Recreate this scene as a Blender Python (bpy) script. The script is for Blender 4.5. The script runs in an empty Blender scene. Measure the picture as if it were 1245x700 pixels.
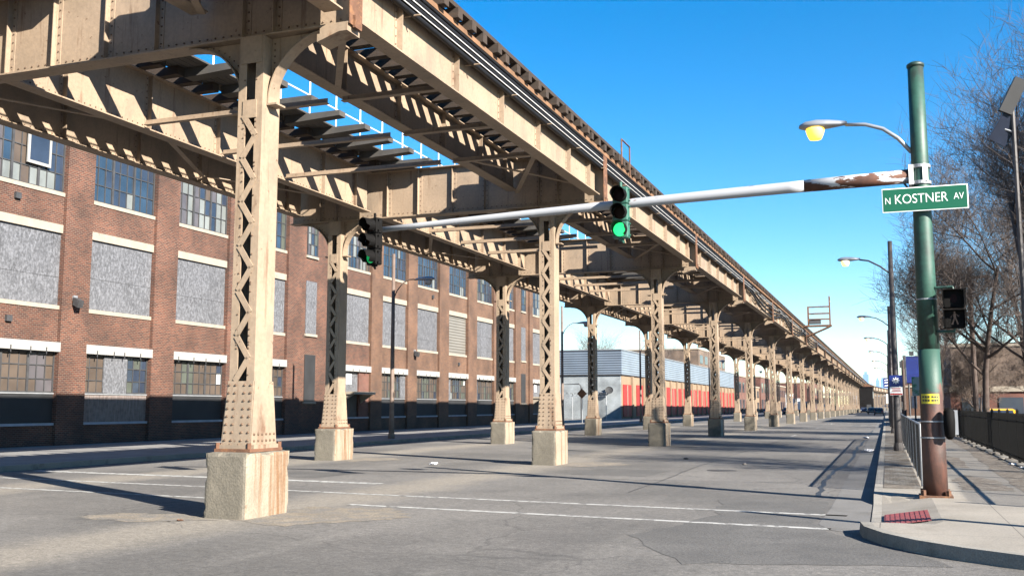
import bpy, bmesh, math, random
from math import sin, cos, pi, radians, sqrt, atan2
from mathutils import Vector, Matrix, noise
random.seed(7)
S = bpy.context.scene
COL = S.collection

# ------------------------------------------------------------------ materials
def mat(name, base, rough=0.7, var=0.25, scale=3.0, var2=None, thr=(0.5, 0.7), scale2=1.5, stretch=(1, 1, 1),
        bump=0.0, bscale=40.0, metal=0.0, emit=None, estr=0.0, speck=0.0, spscale=60.0, spec=None):
    m = bpy.data.materials.new(name); m.use_nodes = True
    nt = m.node_tree; N = nt.nodes; L = nt.links
    b = N['Principled BSDF']
    b.inputs['Roughness'].default_value = rough
    b.inputs['Metallic'].default_value = metal
    if spec is not None: b.inputs['Specular IOR Level'].default_value = spec
    geo = N.new('ShaderNodeNewGeometry')
    n1 = N.new('ShaderNodeTexNoise'); n1.inputs['Scale'].default_value = scale; n1.inputs['Detail'].default_value = 6
    L.new(geo.outputs['Position'], n1.inputs['Vector'])
    mr = N.new('ShaderNodeMapRange'); mr.inputs['From Min'].default_value = 0.3; mr.inputs['From Max'].default_value = 0.7
    mr.inputs['To Min'].default_value = 1 - var; mr.inputs['To Max'].default_value = 1 + var
    L.new(n1.outputs['Fac'], mr.inputs['Value'])
    mul = N.new('ShaderNodeVectorMath'); mul.operation = 'SCALE'
    mul.inputs[0].default_value = base
    L.new(mr.outputs['Result'], mul.inputs['Scale'])
    col = mul.outputs['Vector']
    if var2 is not None:
        mp = N.new('ShaderNodeMapping'); mp.inputs['Scale'].default_value = stretch
        L.new(geo.outputs['Position'], mp.inputs['Vector'])
        n2 = N.new('ShaderNodeTexNoise'); n2.inputs['Scale'].default_value = scale2; n2.inputs['Detail'].default_value = 8
        n2.inputs['Roughness'].default_value = 0.65
        L.new(mp.outputs['Vector'], n2.inputs['Vector'])
        m2 = N.new('ShaderNodeMapRange'); m2.interpolation_type = 'SMOOTHSTEP'
        m2.inputs['From Min'].default_value = thr[0]; m2.inputs['From Max'].default_value = thr[1]
        L.new(n2.outputs['Fac'], m2.inputs['Value'])
        mx = N.new('ShaderNodeMix'); mx.data_type = 'RGBA'
        L.new(m2.outputs['Result'], mx.inputs['Factor']); L.new(col, mx.inputs['A'])
        mx.inputs['B'].default_value = (*var2, 1)
        col = mx.outputs['Result']
    if speck:
        n3 = N.new('ShaderNodeTexNoise'); n3.inputs['Scale'].default_value = spscale; n3.inputs['Detail'].default_value = 3
        L.new(geo.outputs['Position'], n3.inputs['Vector'])
        m3 = N.new('ShaderNodeMapRange'); m3.inputs['From Min'].default_value = .3; m3.inputs['From Max'].default_value = .7
        m3.inputs['To Min'].default_value = 1 - speck; m3.inputs['To Max'].default_value = 1 + speck
        L.new(n3.outputs['Fac'], m3.inputs['Value'])
        s3 = N.new('ShaderNodeVectorMath'); s3.operation = 'SCALE'
        L.new(col, s3.inputs[0]); L.new(m3.outputs['Result'], s3.inputs['Scale']); col = s3.outputs['Vector']
    L.new(col, b.inputs['Base Color'])
    if bump:
        nb = N.new('ShaderNodeTexNoise'); nb.inputs['Scale'].default_value = bscale; nb.inputs['Detail'].default_value = 4
        L.new(geo.outputs['Position'], nb.inputs['Vector'])
        bp = N.new('ShaderNodeBump'); bp.inputs['Strength'].default_value = bump; bp.inputs['Distance'].default_value = 0.02
        L.new(nb.outputs['Fac'], bp.inputs['Height']); L.new(bp.outputs['Normal'], b.inputs['Normal'])
    if emit:
        b.inputs['Emission Color'].default_value = (*emit, 1); b.inputs['Emission Strength'].default_value = estr
    return m

def brick_mat(name, c1, c2, mortar, bw=0.21, bh=0.075):
    m = bpy.data.materials.new(name); m.use_nodes = True
    nt = m.node_tree; N = nt.nodes; L = nt.links; b = N['Principled BSDF']; b.inputs['Roughness'].default_value = .9
    geo = N.new('ShaderNodeNewGeometry'); sep = N.new('ShaderNodeSeparateXYZ'); L.new(geo.outputs['Position'], sep.inputs[0])
    ad = N.new('ShaderNodeMath'); L.new(sep.outputs[0], ad.inputs[0]); L.new(sep.outputs[1], ad.inputs[1])
    cb = N.new('ShaderNodeCombineXYZ'); L.new(ad.outputs[0], cb.inputs[0]); L.new(sep.outputs[2], cb.inputs[1])
    br = N.new('ShaderNodeTexBrick'); L.new(cb.outputs[0], br.inputs['Vector'])
    br.inputs['Scale'].default_value = 1; br.inputs['Brick Width'].default_value = bw; br.inputs['Row Height'].default_value = bh
    br.inputs['Mortar Size'].default_value = .012; br.inputs['Mortar Smooth'].default_value = .2; br.inputs['Bias'].default_value = -.1
    br.inputs['Color1'].default_value = (*c1, 1); br.inputs['Color2'].default_value = (*c2, 1); br.inputs['Mortar'].default_value = (*mortar, 1)
    n = N.new('ShaderNodeTexNoise'); n.inputs['Scale'].default_value = .6; n.inputs['Detail'].default_value = 8
    L.new(geo.outputs['Position'], n.inputs['Vector'])
    mr = N.new('ShaderNodeMapRange'); mr.inputs['From Min'].default_value = .3; mr.inputs['From Max'].default_value = .7
    mr.inputs['To Min'].default_value = .62; mr.inputs['To Max'].default_value = 1.38; L.new(n.outputs['Fac'], mr.inputs['Value'])
    sc = N.new('ShaderNodeVectorMath'); sc.operation = 'SCALE'; L.new(br.outputs['Color'], sc.inputs[0]); L.new(mr.outputs['Result'], sc.inputs['Scale'])
    L.new(sc.outputs['Vector'], b.inputs['Base Color'])
    bp = N.new('ShaderNodeBump'); bp.inputs['Strength'].default_value = .5; bp.inputs['Distance'].default_value = .01; bp.invert = True
    L.new(br.outputs['Fac'], bp.inputs['Height']); L.new(bp.outputs['Normal'], b.inputs['Normal'])
    return m

def road_mat():
    m = bpy.data.materials.new('worn_asphalt'); m.use_nodes = True
    nt = m.node_tree; N = nt.nodes; L = nt.links; b = N['Principled BSDF']
    b.inputs['Roughness'].default_value = .85
    geo = N.new('ShaderNodeNewGeometry')
    def noise(sc, det=6, st=(1, 1, 1), rough=.6):
        mp = N.new('ShaderNodeMapping'); mp.inputs['Scale'].default_value = st; L.new(geo.outputs['Position'], mp.inputs['Vector'])
        n = N.new('ShaderNodeTexNoise'); n.inputs['Scale'].default_value = sc; n.inputs['Detail'].default_value = det; n.inputs['Roughness'].default_value = rough
        L.new(mp.outputs['Vector'], n.inputs['Vector']); return n.outputs['Fac']
    def rng(v, a, c, lo, hi):
        r = N.new('ShaderNodeMapRange'); r.inputs['From Min'].default_value = a; r.inputs['From Max'].default_value = c
        r.inputs['To Min'].default_value = lo; r.inputs['To Max'].default_value = hi; L.new(v, r.inputs['Value']); return r.outputs['Result']
    def mixc(f, A, B):
        x = N.new('ShaderNodeMix'); x.data_type = 'RGBA'; L.new(f, x.inputs['Factor'])
        if isinstance(A, tuple): x.inputs['A'].default_value = (*A, 1)
        else: L.new(A, x.inputs['A'])
        x.inputs['B'].default_value = (*B, 1); return x.outputs['Result']
    def scale(c, v):
        s = N.new('ShaderNodeVectorMath'); s.operation = 'SCALE'; L.new(c, s.inputs[0]); L.new(v, s.inputs['Scale']); return s.outputs['Vector']
    c = mixc(rng(noise(.16, 6), .42, .58, 0, 1), (.064, .060, .056), (.100, .0935, .087))          # big worn patches
    c = mixc(rng(noise(.5, 8, (1, .12, 1)), .52, .68, 0, .7), c, (.122, .114, .105))               # streaks along the traffic
    c = mixc(rng(noise(.9, 8), .58, .72, 0, .55), c, (.046, .044, .042))                         # darker stains
    # pale dusty strips along the two rows of piers
    sep = N.new('ShaderNodeSeparateXYZ'); L.new(geo.outputs['Position'], sep.inputs[0])
    for xr in (-9.5, -17.25):
        a = N.new('ShaderNodeMath'); a.operation = 'SUBTRACT'; L.new(sep.outputs[0], a.inputs[0]); a.inputs[1].default_value = xr
        ab = N.new('ShaderNodeMath'); ab.operation = 'ABSOLUTE'; L.new(a.outputs[0], ab.inputs[0])
        w = N.new('ShaderNodeMath'); w.operation = 'MULTIPLY_ADD'; L.new(noise(.8, 6), w.inputs[0]); w.inputs[1].default_value = 1.6; L.new(ab.outputs[0], w.inputs[2])
        c = mixc(rng(w.outputs[0], 1.1, 2.0, .75, 0), c, (.165, .146, .12))
    c = scale(c, rng(noise(38, 3), .25, .75, .5, 1.5))
    c = scale(c, rng(noise(13, 4, (1, 1, 1), .7), .3, .7, .72, 1.28))
    c = scale(c, rng(noise(7, 6), .3, .7, .80, 1.2))
    # cracks
    wp = N.new('ShaderNodeTexNoise'); wp.inputs['Scale'].default_value = .7; wp.inputs['Detail'].default_value = 5
    L.new(geo.outputs['Position'], wp.inputs['Vector'])
    ad = N.new('ShaderNodeVectorMath'); ad.operation = 'MULTIPLY_ADD'; L.new(wp.outputs['Color'], ad.inputs[0]); ad.inputs[1].default_value = (1.6, 1.6, 0)
    L.new(geo.outputs['Position'], ad.inputs[2])
    vo = N.new('ShaderNodeTexVoronoi'); vo.feature = 'DISTANCE_TO_EDGE'; vo.inputs['Scale'].default_value = .13
    L.new(ad.outputs['Vector'], vo.inputs['Vector'])
    c = mixc(rng(vo.outputs['Distance'], .0, .004, .5, 0), c, (.024, .023, .022))
    L.new(c, b.inputs['Base Color'])
    bp = N.new('ShaderNodeBump'); bp.inputs['Strength'].default_value = .55; bp.inputs['Distance'].default_value = .012
    L.new(noise(55, 4), bp.inputs['Height']); L.new(bp.outputs['Normal'], b.inputs['Normal'])
    return m

def slab_mat(name, base, jx, jy, x0=0, y0=0, jw=.012, dark=.35, rust=None):
    """concrete slabs with scored joints every jx, jy metres"""
    m = mat(name, base, .85, .16, .7, (base[0] * .72, base[1] * .7, base[2] * .66), (.5, .75), .9, speck=.2, spscale=50, bump=.25, bscale=60)
    nt = m.node_tree; N = nt.nodes; L = nt.links; b = N['Principled BSDF']
    src = b.inputs['Base Color'].links[0].from_socket
    geo = N.new('ShaderNodeNewGeometry'); sep = N.new('ShaderNodeSeparateXYZ'); L.new(geo.outputs['Position'], sep.inputs[0])
    outs = []
    for ax, j, o in ((0, jx, x0), (1, jy, y0)):
        a = N.new('ShaderNodeMath'); a.operation = 'ADD'; L.new(sep.outputs[ax], a.inputs[0]); a.inputs[1].default_value = -o + 1000 * j
        md = N.new('ShaderNodeMath'); md.operation = 'MODULO'; L.new(a.outputs[0], md.inputs[0]); md.inputs[1].default_value = j
        lt = N.new('ShaderNodeMath'); lt.operation = 'LESS_THAN'; L.new(md.outputs[0], lt.inputs[0]); lt.inputs[1].default_value = jw
        outs.append(lt.outputs[0])
    mx = N.new('ShaderNodeMath'); mx.operation = 'MAXIMUM'; L.new(outs[0], mx.inputs[0]); L.new(outs[1], mx.inputs[1])
    x = N.new('ShaderNodeMix'); x.data_type = 'RGBA'; L.new(mx.outputs[0], x.inputs['Factor']); L.new(src, x.inputs['A'])
    x.inputs['B'].default_value = (base[0] * dark, base[1] * dark, base[2] * dark, 1)
    L.new(x.outputs['Result'], b.inputs['Base Color'])
    return m

def ribbed_mat(name, base, pitch, axis=2, dark=.45):
    m = mat(name, base, .55, .12, .4, speck=.05)
    nt = m.node_tree; N = nt.nodes; L = nt.links; b = N['Principled BSDF']
    geo = N.new('ShaderNodeNewGeometry'); sep = N.new('ShaderNodeSeparateXYZ'); L.new(geo.outputs['Position'], sep.inputs[0])
    mu = N.new('ShaderNodeMath'); mu.operation = 'MULTIPLY'; L.new(sep.outputs[axis], mu.inputs[0]); mu.inputs[1].default_value = 2 * pi / pitch
    si = N.new('ShaderNodeMath'); si.operation = 'SINE'; L.new(mu.outputs[0], si.inputs[0])
    bp = N.new('ShaderNodeBump'); bp.inputs['Strength'].default_value = 1; bp.inputs['Distance'].default_value = pitch * .10
    L.new(si.outputs[0], bp.inputs['Height']); L.new(bp.outputs['Normal'], b.inputs['Normal'])
    return m

TAN = (.218, .163, .115)
RUST = (.15, .062, .028)
def weathered(name, amount):
    m = mat(name, TAN, .6, .12, .9, (.085, .036, .016), (.66 - amount, .82 - amount * .9), 1.5, (1.3, 1.3, .45), bump=.12, bscale=22, speck=.09, spscale=15)
    nt = m.node_tree; N = nt.nodes; L = nt.links; b = N['Principled BSDF']; src = b.inputs['Base Color'].links[0].from_socket
    geo = N.new('ShaderNodeNewGeometry')
    # narrow run-off streaks, and soft grime
    for sc, st, lo, hi, c, f in ((3.2, (2.2, 2.2, .16), .58, .72, (.085, .043, .022), .75), (1.1, (1, 1, .6), .50, .72, (.115, .094, .073), .65), (9, (1, 1, 1), .64, .70, (.07, .03, .014), .8)):
        mp = N.new('ShaderNodeMapping'); mp.inputs['Scale'].default_value = st; mp.inputs['Location'].default_value = (sc, 3 * sc, 0); L.new(geo.outputs['Position'], mp.inputs['Vector'])
        n = N.new('ShaderNodeTexNoise'); n.inputs['Scale'].default_value = sc; n.inputs['Detail'].default_value = 7; n.inputs['Roughness'].default_value = .65; L.new(mp.outputs['Vector'], n.inputs['Vector'])
        r = N.new('ShaderNodeMapRange'); r.inputs['From Min'].default_value = lo; r.inputs['From Max'].default_value = hi; r.inputs['To Max'].default_value = f; L.new(n.outputs['Fac'], r.inputs['Value'])
        x = N.new('ShaderNodeMix'); x.data_type = 'RGBA'; L.new(r.outputs['Result'], x.inputs['Factor']); L.new(src, x.inputs['A']); x.inputs['B'].default_value = (*c, 1); src = x.outputs['Result']
    L.new(src, b.inputs['Base Color']); return m
steel = weathered('tan_painted_steel', 0.0)
steel_rusty = weathered('rusting_painted_steel', .13)
rivet_m = mat('dulled_rivet', (.085, .052, .032), .8, .3, 3, (.16, .12, .085), (.5, .7), 1.5)
rust = mat('rusted_iron', (0.0884, 0.0394, 0.0204), .85, .35, 4, (0.1768, 0.0816, 0.034), (.5, .7), 6, bump=.3, bscale=40)
concrete = mat('shaded_pier_concrete', (0.0994, 0.0879, 0.0694), .9, .14, 1.3, (0.0647, 0.0555, 0.0416), (.5, .7), 1.6, (1, 1, .5), bump=.45, bscale=28, speck=.16, spscale=35)  # shade of the less sunlit pier faces is put into this colour
concrete_lit_rusty = mat('sunlit_rust_streaked_concrete', (.19, .162, .122), .9, .12, 1.3, (.12, .058, .024), (.44, .66), 1.7, (3.2, 3.2, .16), bump=.4, bscale=28, speck=.14, spscale=35)  # real rust streaks over a paler base that paints the sunny side
wood = mat('weathered_tie', (0.0208, 0.0131, 0.0083), .9, .35, 2.2, (0.0337, 0.0198, 0.0119), (.45, .7), 3, (.4, 4, 4), bump=.3, bscale=25)
wood_orange = mat('creosoted_guard_timber', (0.1292, 0.0666, 0.0326), .85, .3, 2, bump=.2, bscale=20)
plank = mat('grey_walkway_board', (0.039, 0.036, 0.033), .9, .3, 2, bump=.2)
black_cable = mat('black_cable_sheath', (.006, .006, .007), .6, .2, 5, spec=.25)
gleam_white = mat('pale_gleam', (.5, .5, .5), .5, .12, 3)  # white for the sunlit girder face glimpsed between cables
railing_white = mat('pale_railing_paint', (0.4896, 0.4964, 0.5032), .5, .08, 4)
asphalt = road_mat()
tar = mat('crack_sealant', (.018, .018, .019), .6, .2, 6)
patch_m = mat('asphalt_patch', (.06, .06, .06), .9, .25, 3, speck=.25, spscale=50)
paint_white = mat('road_paint', (0.272, 0.272, 0.2618), .8, .12, 2, (0.0884, 0.085, 0.0816), (.50, .58), 6, bump=.1)
walk_m = slab_mat('sidewalk_concrete', (0.1836, 0.1666, 0.1428), 1.62, 3.2, -.15, 20.0)
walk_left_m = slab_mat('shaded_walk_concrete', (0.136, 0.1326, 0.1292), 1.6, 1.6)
kerb_m = mat('kerb_concrete', (0.17, 0.1598, 0.1428), .9, .15, 1.2, (0.1088, 0.102, 0.0884), (.5, .7), 2, speck=.2, bump=.3)
gutter_m = slab_mat('gutter_concrete', (0.0986, 0.0952, 0.0918), 50, 3.0)
dirt_m = mat('parkway_dirt', (0.0748, 0.0612, 0.0476), .95, .4, 2.2, (0.136, 0.1292, 0.1156), (.45, .62), 1.8, (1, .5, 1), speck=.35, spscale=22, bump=.6, bscale=12)
ground_m = mat('dull_ground', (0.0884, 0.0816, 0.068), .95, .25, .1, (0.1156, 0.1088, 0.0952), (.45, .65), .03)
tactile = mat('red_tactile_paving', (0.1836, 0.034, 0.034), .7, .15, 4, (0.1224, 0.0408, 0.0374), (.5, .7), 6)
brick = brick_mat('red_brown_brick', (.034, .0090, .0058), (.088, .0265, .0135), (.085, .060, .043))
brick_y = brick_mat('buff_brick', (.080, .032, .0145), (.041, .0132, .0073), (.092, .066, .046))
brick_d = brick_mat('deep_red_brick', (0.072, 0.0171, 0.0109), (0.102, 0.0268, 0.0167), (0.096, 0.0732, 0.0575))
brick_b = brick_mat('brown_brick', (0.0748, 0.0476, 0.034), (0.0986, 0.0646, 0.0449), (0.1054, 0.0864, 0.068))
stone_cream = mat('cream_stone', (0.2176, 0.1877, 0.1496), .85, .1, 2, (0.1414, 0.1197, 0.0979), (.55, .75), 3, bump=.1)
stone_white = mat('whitewashed_lintel', (0.2037, 0.1997, 0.192), .85, .06, 3, (0.1292, 0.1254, 0.1175), (.62, .8), 3)
sill_blue = mat('bluestone_sill', (0.2244, 0.2448, 0.2856), .8, .15, 2)
board = mat('grey_particle_board', (.058, .060, .067), .85, .2, .9, (.098, .101, .112), (.42, .62), 11, (1, 1, .5), bump=.2, bscale=22, speck=.3, spscale=10)
board_b = mat('darker_particle_board', (.048, .050, .056), .85, .25, .8, (.085, .087, .096), (.40, .60), 10, (1, 1, .4), bump=.2, bscale=22, speck=.3, spscale=10)
louvre_m = ribbed_mat('weathered_louvre', (0.1224, 0.1156, 0.102), .22)
dark_panel = mat('charcoal_panel', (0.012, 0.0125, 0.014), .75, .3, 1.2, speck=.15)
wood_panel = mat('silvered_wood_panel', (0.1149, 0.0884, 0.0796), .9, .3, 5, (0.1591, 0.137, 0.1282), (.45, .65), 6, (4, 4, .3))
frame_m = mat('dark_window_steel', (.03, .03, .032), .6, .3, 3)
def glass(name, c, r=.08, spec=.5): return mat(name, c, r, .25, .9, spec=spec)
G_DARK = glass('dark_pane', (.02, .028, .045)); G_BLUE = glass('blue_pane', (.018, .033, .055), .14); G_GREY = glass('dusty_pane', (.12, .13, .128), .4)
G_BRN = glass('brown_painted_pane', (0.0578, 0.0435, 0.034), .45); G_GRN = glass('greenish_pane', (.052, .058, .048), .35)
G_WHT = glass('whitened_pane', (.33, .335, .33), .5); G_ORG = glass('orange_board_pane', (.22, .09, .04), .6); G_PUR = glass('purplish_pane', (.060, .055, .060), .3)
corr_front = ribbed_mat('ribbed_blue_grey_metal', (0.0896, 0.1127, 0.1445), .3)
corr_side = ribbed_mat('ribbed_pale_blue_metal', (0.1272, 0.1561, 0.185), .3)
white_block = brick_mat('whitewashed_block', (0.1804, 0.1984, 0.2109), (0.1664, 0.1849, 0.1977), (0.1433, 0.1578, 0.1714), .4, .2)
tan_wall = mat('tan_block_wall', (0.1741, 0.1224, 0.0789), .9, .12, 1, (0.1414, 0.0979, 0.0626), (.5, .7), 2, speck=.15)
red_door = ribbed_mat('red_door_paint', (.235, .018, .016), .3, 1)
green_pole = mat('green_pole_paint', (.012, .050, .036), .55, .25, 3, (.010, .020, .016), (.48, .62), 2.2, (1, 1, .35), speck=.2, spscale=14)
rust_pole = mat('rusty_pole_base', (0.0665, 0.0286, 0.0204), .6, .3, 3, (0.0318, 0.017, 0.0136), (.45, .65), 4, (1, 1, .5), bump=.15)
def pole_mix():
    nt = rust_pole.node_tree; N = nt.nodes; L = nt.links; b = N['Principled BSDF']; src = b.inputs['Base Color'].links[0].from_socket
    geo = N.new('ShaderNodeNewGeometry'); sep = N.new('ShaderNodeSeparateXYZ'); L.new(geo.outputs['Position'], sep.inputs[0])
    n = N.new('ShaderNodeTexNoise'); n.inputs['Scale'].default_value = 5; n.inputs['Detail'].default_value = 8; n.inputs['Roughness'].default_value = .7; L.new(geo.outputs['Position'], n.inputs['Vector'])
    a = N.new('ShaderNodeMath'); a.operation = 'MULTIPLY_ADD'; L.new(n.outputs['Fac'], a.inputs[0]); a.inputs[1].default_value = 1.3; L.new(sep.outputs[2], a.inputs[2])
    r = N.new('ShaderNodeMapRange'); r.inputs['From Min'].default_value = 2.50; r.inputs['From Max'].default_value = 2.66; L.new(a.outputs[0], r.inputs['Value'])
    x = N.new('ShaderNodeMix'); x.data_type = 'RGBA'; L.new(r.outputs['Result'], x.inputs['Factor']); L.new(src, x.inputs['A']); x.inputs['B'].default_value = (.012, .048, .035, 1); L.new(x.outputs['Result'], b.inputs['Base Color'])
pole_mix()
mast_m = mat('greyish_white_mast', (0.2448, 0.255, 0.2788), .5, .06, 2, (0.0952, 0.0408, 0.0238), (.60, .66), 1.6, (1, 3, 3))
mast_rust = mat('peeling_mast_root', (.062, .022, .011), .8, .4, 6, (.38, .39, .41), (.505, .535), 2.3, (.8, 3, 3), bump=.2)
sign_green = mat('sign_green', (0.003, 0.065, 0.031), .35, .04, 2)
sign_white = mat('sign_white', (.6, .61, .6), .4, .03, 2)
sign_blue = mat('sign_blue', (0.006, 0.0175, 0.125), .4, .05, 2)
sign_red = mat('sign_red', (0.34, 0.0408, 0.034), .5, .05, 2)
sign_yellow = mat('sticker_yellow', (0.4216, 0.3536, 0.0204), .5, .1, 8)
ink = mat('black_ink', (.02, .02, .02), .6, .1, 3)
housing = mat('signal_housing_green', (.022, .085, .062), .5, .2, 5)
visor_m = mat('black_visor', (.0035, .0032, .0032), .75, .2, 4, spec=.1)
lens_red = mat('unlit_red_lens', (.012, .003, .003), .6, .1, 4, spec=.1)
lens_amber = mat('unlit_amber_lens', (.016, .006, .003), .6, .1, 4, spec=.1)
lens_green = mat('lit_green_lens', (.01, .4, .12), .3, .05, 4, emit=(.03, 1, .24), estr=.36)
lens_green_dim = mat('half_seen_green_lens', (.01, .25, .08), .3, .05, 4, emit=(.01, .6, .16), estr=.1)
walk_lit = mat('walking_person_lamp', (.022, .017, .016), .8, .05, 4, emit=(1, .8, .7), estr=.012, spec=.1)
lamp_grey = mat('lamp_head_aluminium', (0.2312, 0.2448, 0.272), .35, .1, 4, metal=.4)
lamp_lens = mat('sodium_lens', (.9, .6, .15), .3, .03, 4, emit=(1, .52, .035), estr=.5)
lamp_lens2 = mat('pale_lamp_lens', (.85, .78, .6), .3, .03, 4, emit=(1, .75, .3), estr=.25)
galv = mat('galvanised_steel', (0.272, 0.2788, 0.2924), .45, .12, 4, metal=.5)
chain_m = mat('chain_link_wire', (0.0864, 0.0912, 0.096), .5, .1, 4, metal=.4)
iron_black = mat('black_iron', (.0035, .0035, .0035), .7, .2, 4, spec=.12)
pole_dark = mat('dark_lamp_pole', (.035, .03, .03), .6, .25, 3)
pole_brown = mat('brown_lamp_pole', (.10, .07, .055), .7, .25, 3)
bark = mat('tree_bark', (0.051, 0.0354, 0.0292), .95, .3, 6, bump=.5, bscale=18)
twig = mat('bare_twig', (.070, .055, .049), .9, .25, 1.5)
bush_m = mat('dry_brush_twig', (.095, .068, .052), .9, .25, 1.5)
solar_m = mat('solar_cell_face', (.008, .011, .022), .35, .2, 3, spec=.2)
box_grey = mat('grey_cabinet', (0.042, 0.042, 0.0435), .6, .15, 3)
sign_brown = mat('rusty_sign_back', (.13, .058, .025), .8, .3, 3)
car_dark = mat('dark_car_paint', (.012, .014, .02), .2, .1, 2)
car_blue = mat('navy_car_paint', (.012, .022, .06), .25, .1, 2)
car_yellow = mat('yellow_car_paint', (0.4216, 0.2312, 0.0136), .3, .1, 2)
truck_white = mat('white_truck_paint', (0.5304, 0.5372, 0.544), .4, .04, 2)
rubber = mat('tyre_rubber', (.012, .012, .012), .8, .2, 4)
tower_glass = mat('hazed_blue_glass', (.10, .20, .36), .3, .12, .01)  # blue of the distance haze is mixed into the tower colour
tower_grey = mat('hazed_grey_stone', (.22, .28, .36), .7, .12, .01)  # grey tinted towards blue to carry the distance haze
litter_m = mat('crumpled_paper', (0.4624, 0.4624, 0.476), .8, .15, 9, bump=.4)
stone_rub = mat('broken_stone', (0.1224, 0.1102, 0.0979), .9, .3, 5, bump=.5)
blue_bb = mat('blue_billboard_face', (0.0024, 0.0092, 0.0918), .5, .08, .3, (0.0046, 0.0184, 0.1285), (.5, .7), .5)
green_bb = mat('pale_green_billboard_face', (0.374, 0.4216, 0.34), .6, .1, .6, (0.068, 0.2244, 0.0612), (.48, .6), .8)
banner_m = mat('slate_banner_cloth', (.13, .15, .24), .8, .1, 1)

newer_asphalt = mat('newer_asphalt_patch', (.062, .059, .056), .85, .22, .9, (.048, .046, .044), (.5, .7), 2.5, speck=.42, spscale=30, bump=.4, bscale=50)
walk_dirt = mat('leaf_and_soil_stain', (.115, .092, .070), .95, .3, 2.5, (.165, .145, .12), (.45, .6), 5, speck=.45, spscale=30, bump=.4, bscale=40)
road_dust = mat('tan_grit', (.138, .116, .088), .95, .25, 2, (.105, .095, .084), (.42, .58), 3, speck=.45, spscale=30, bump=.5, bscale=40)
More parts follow.
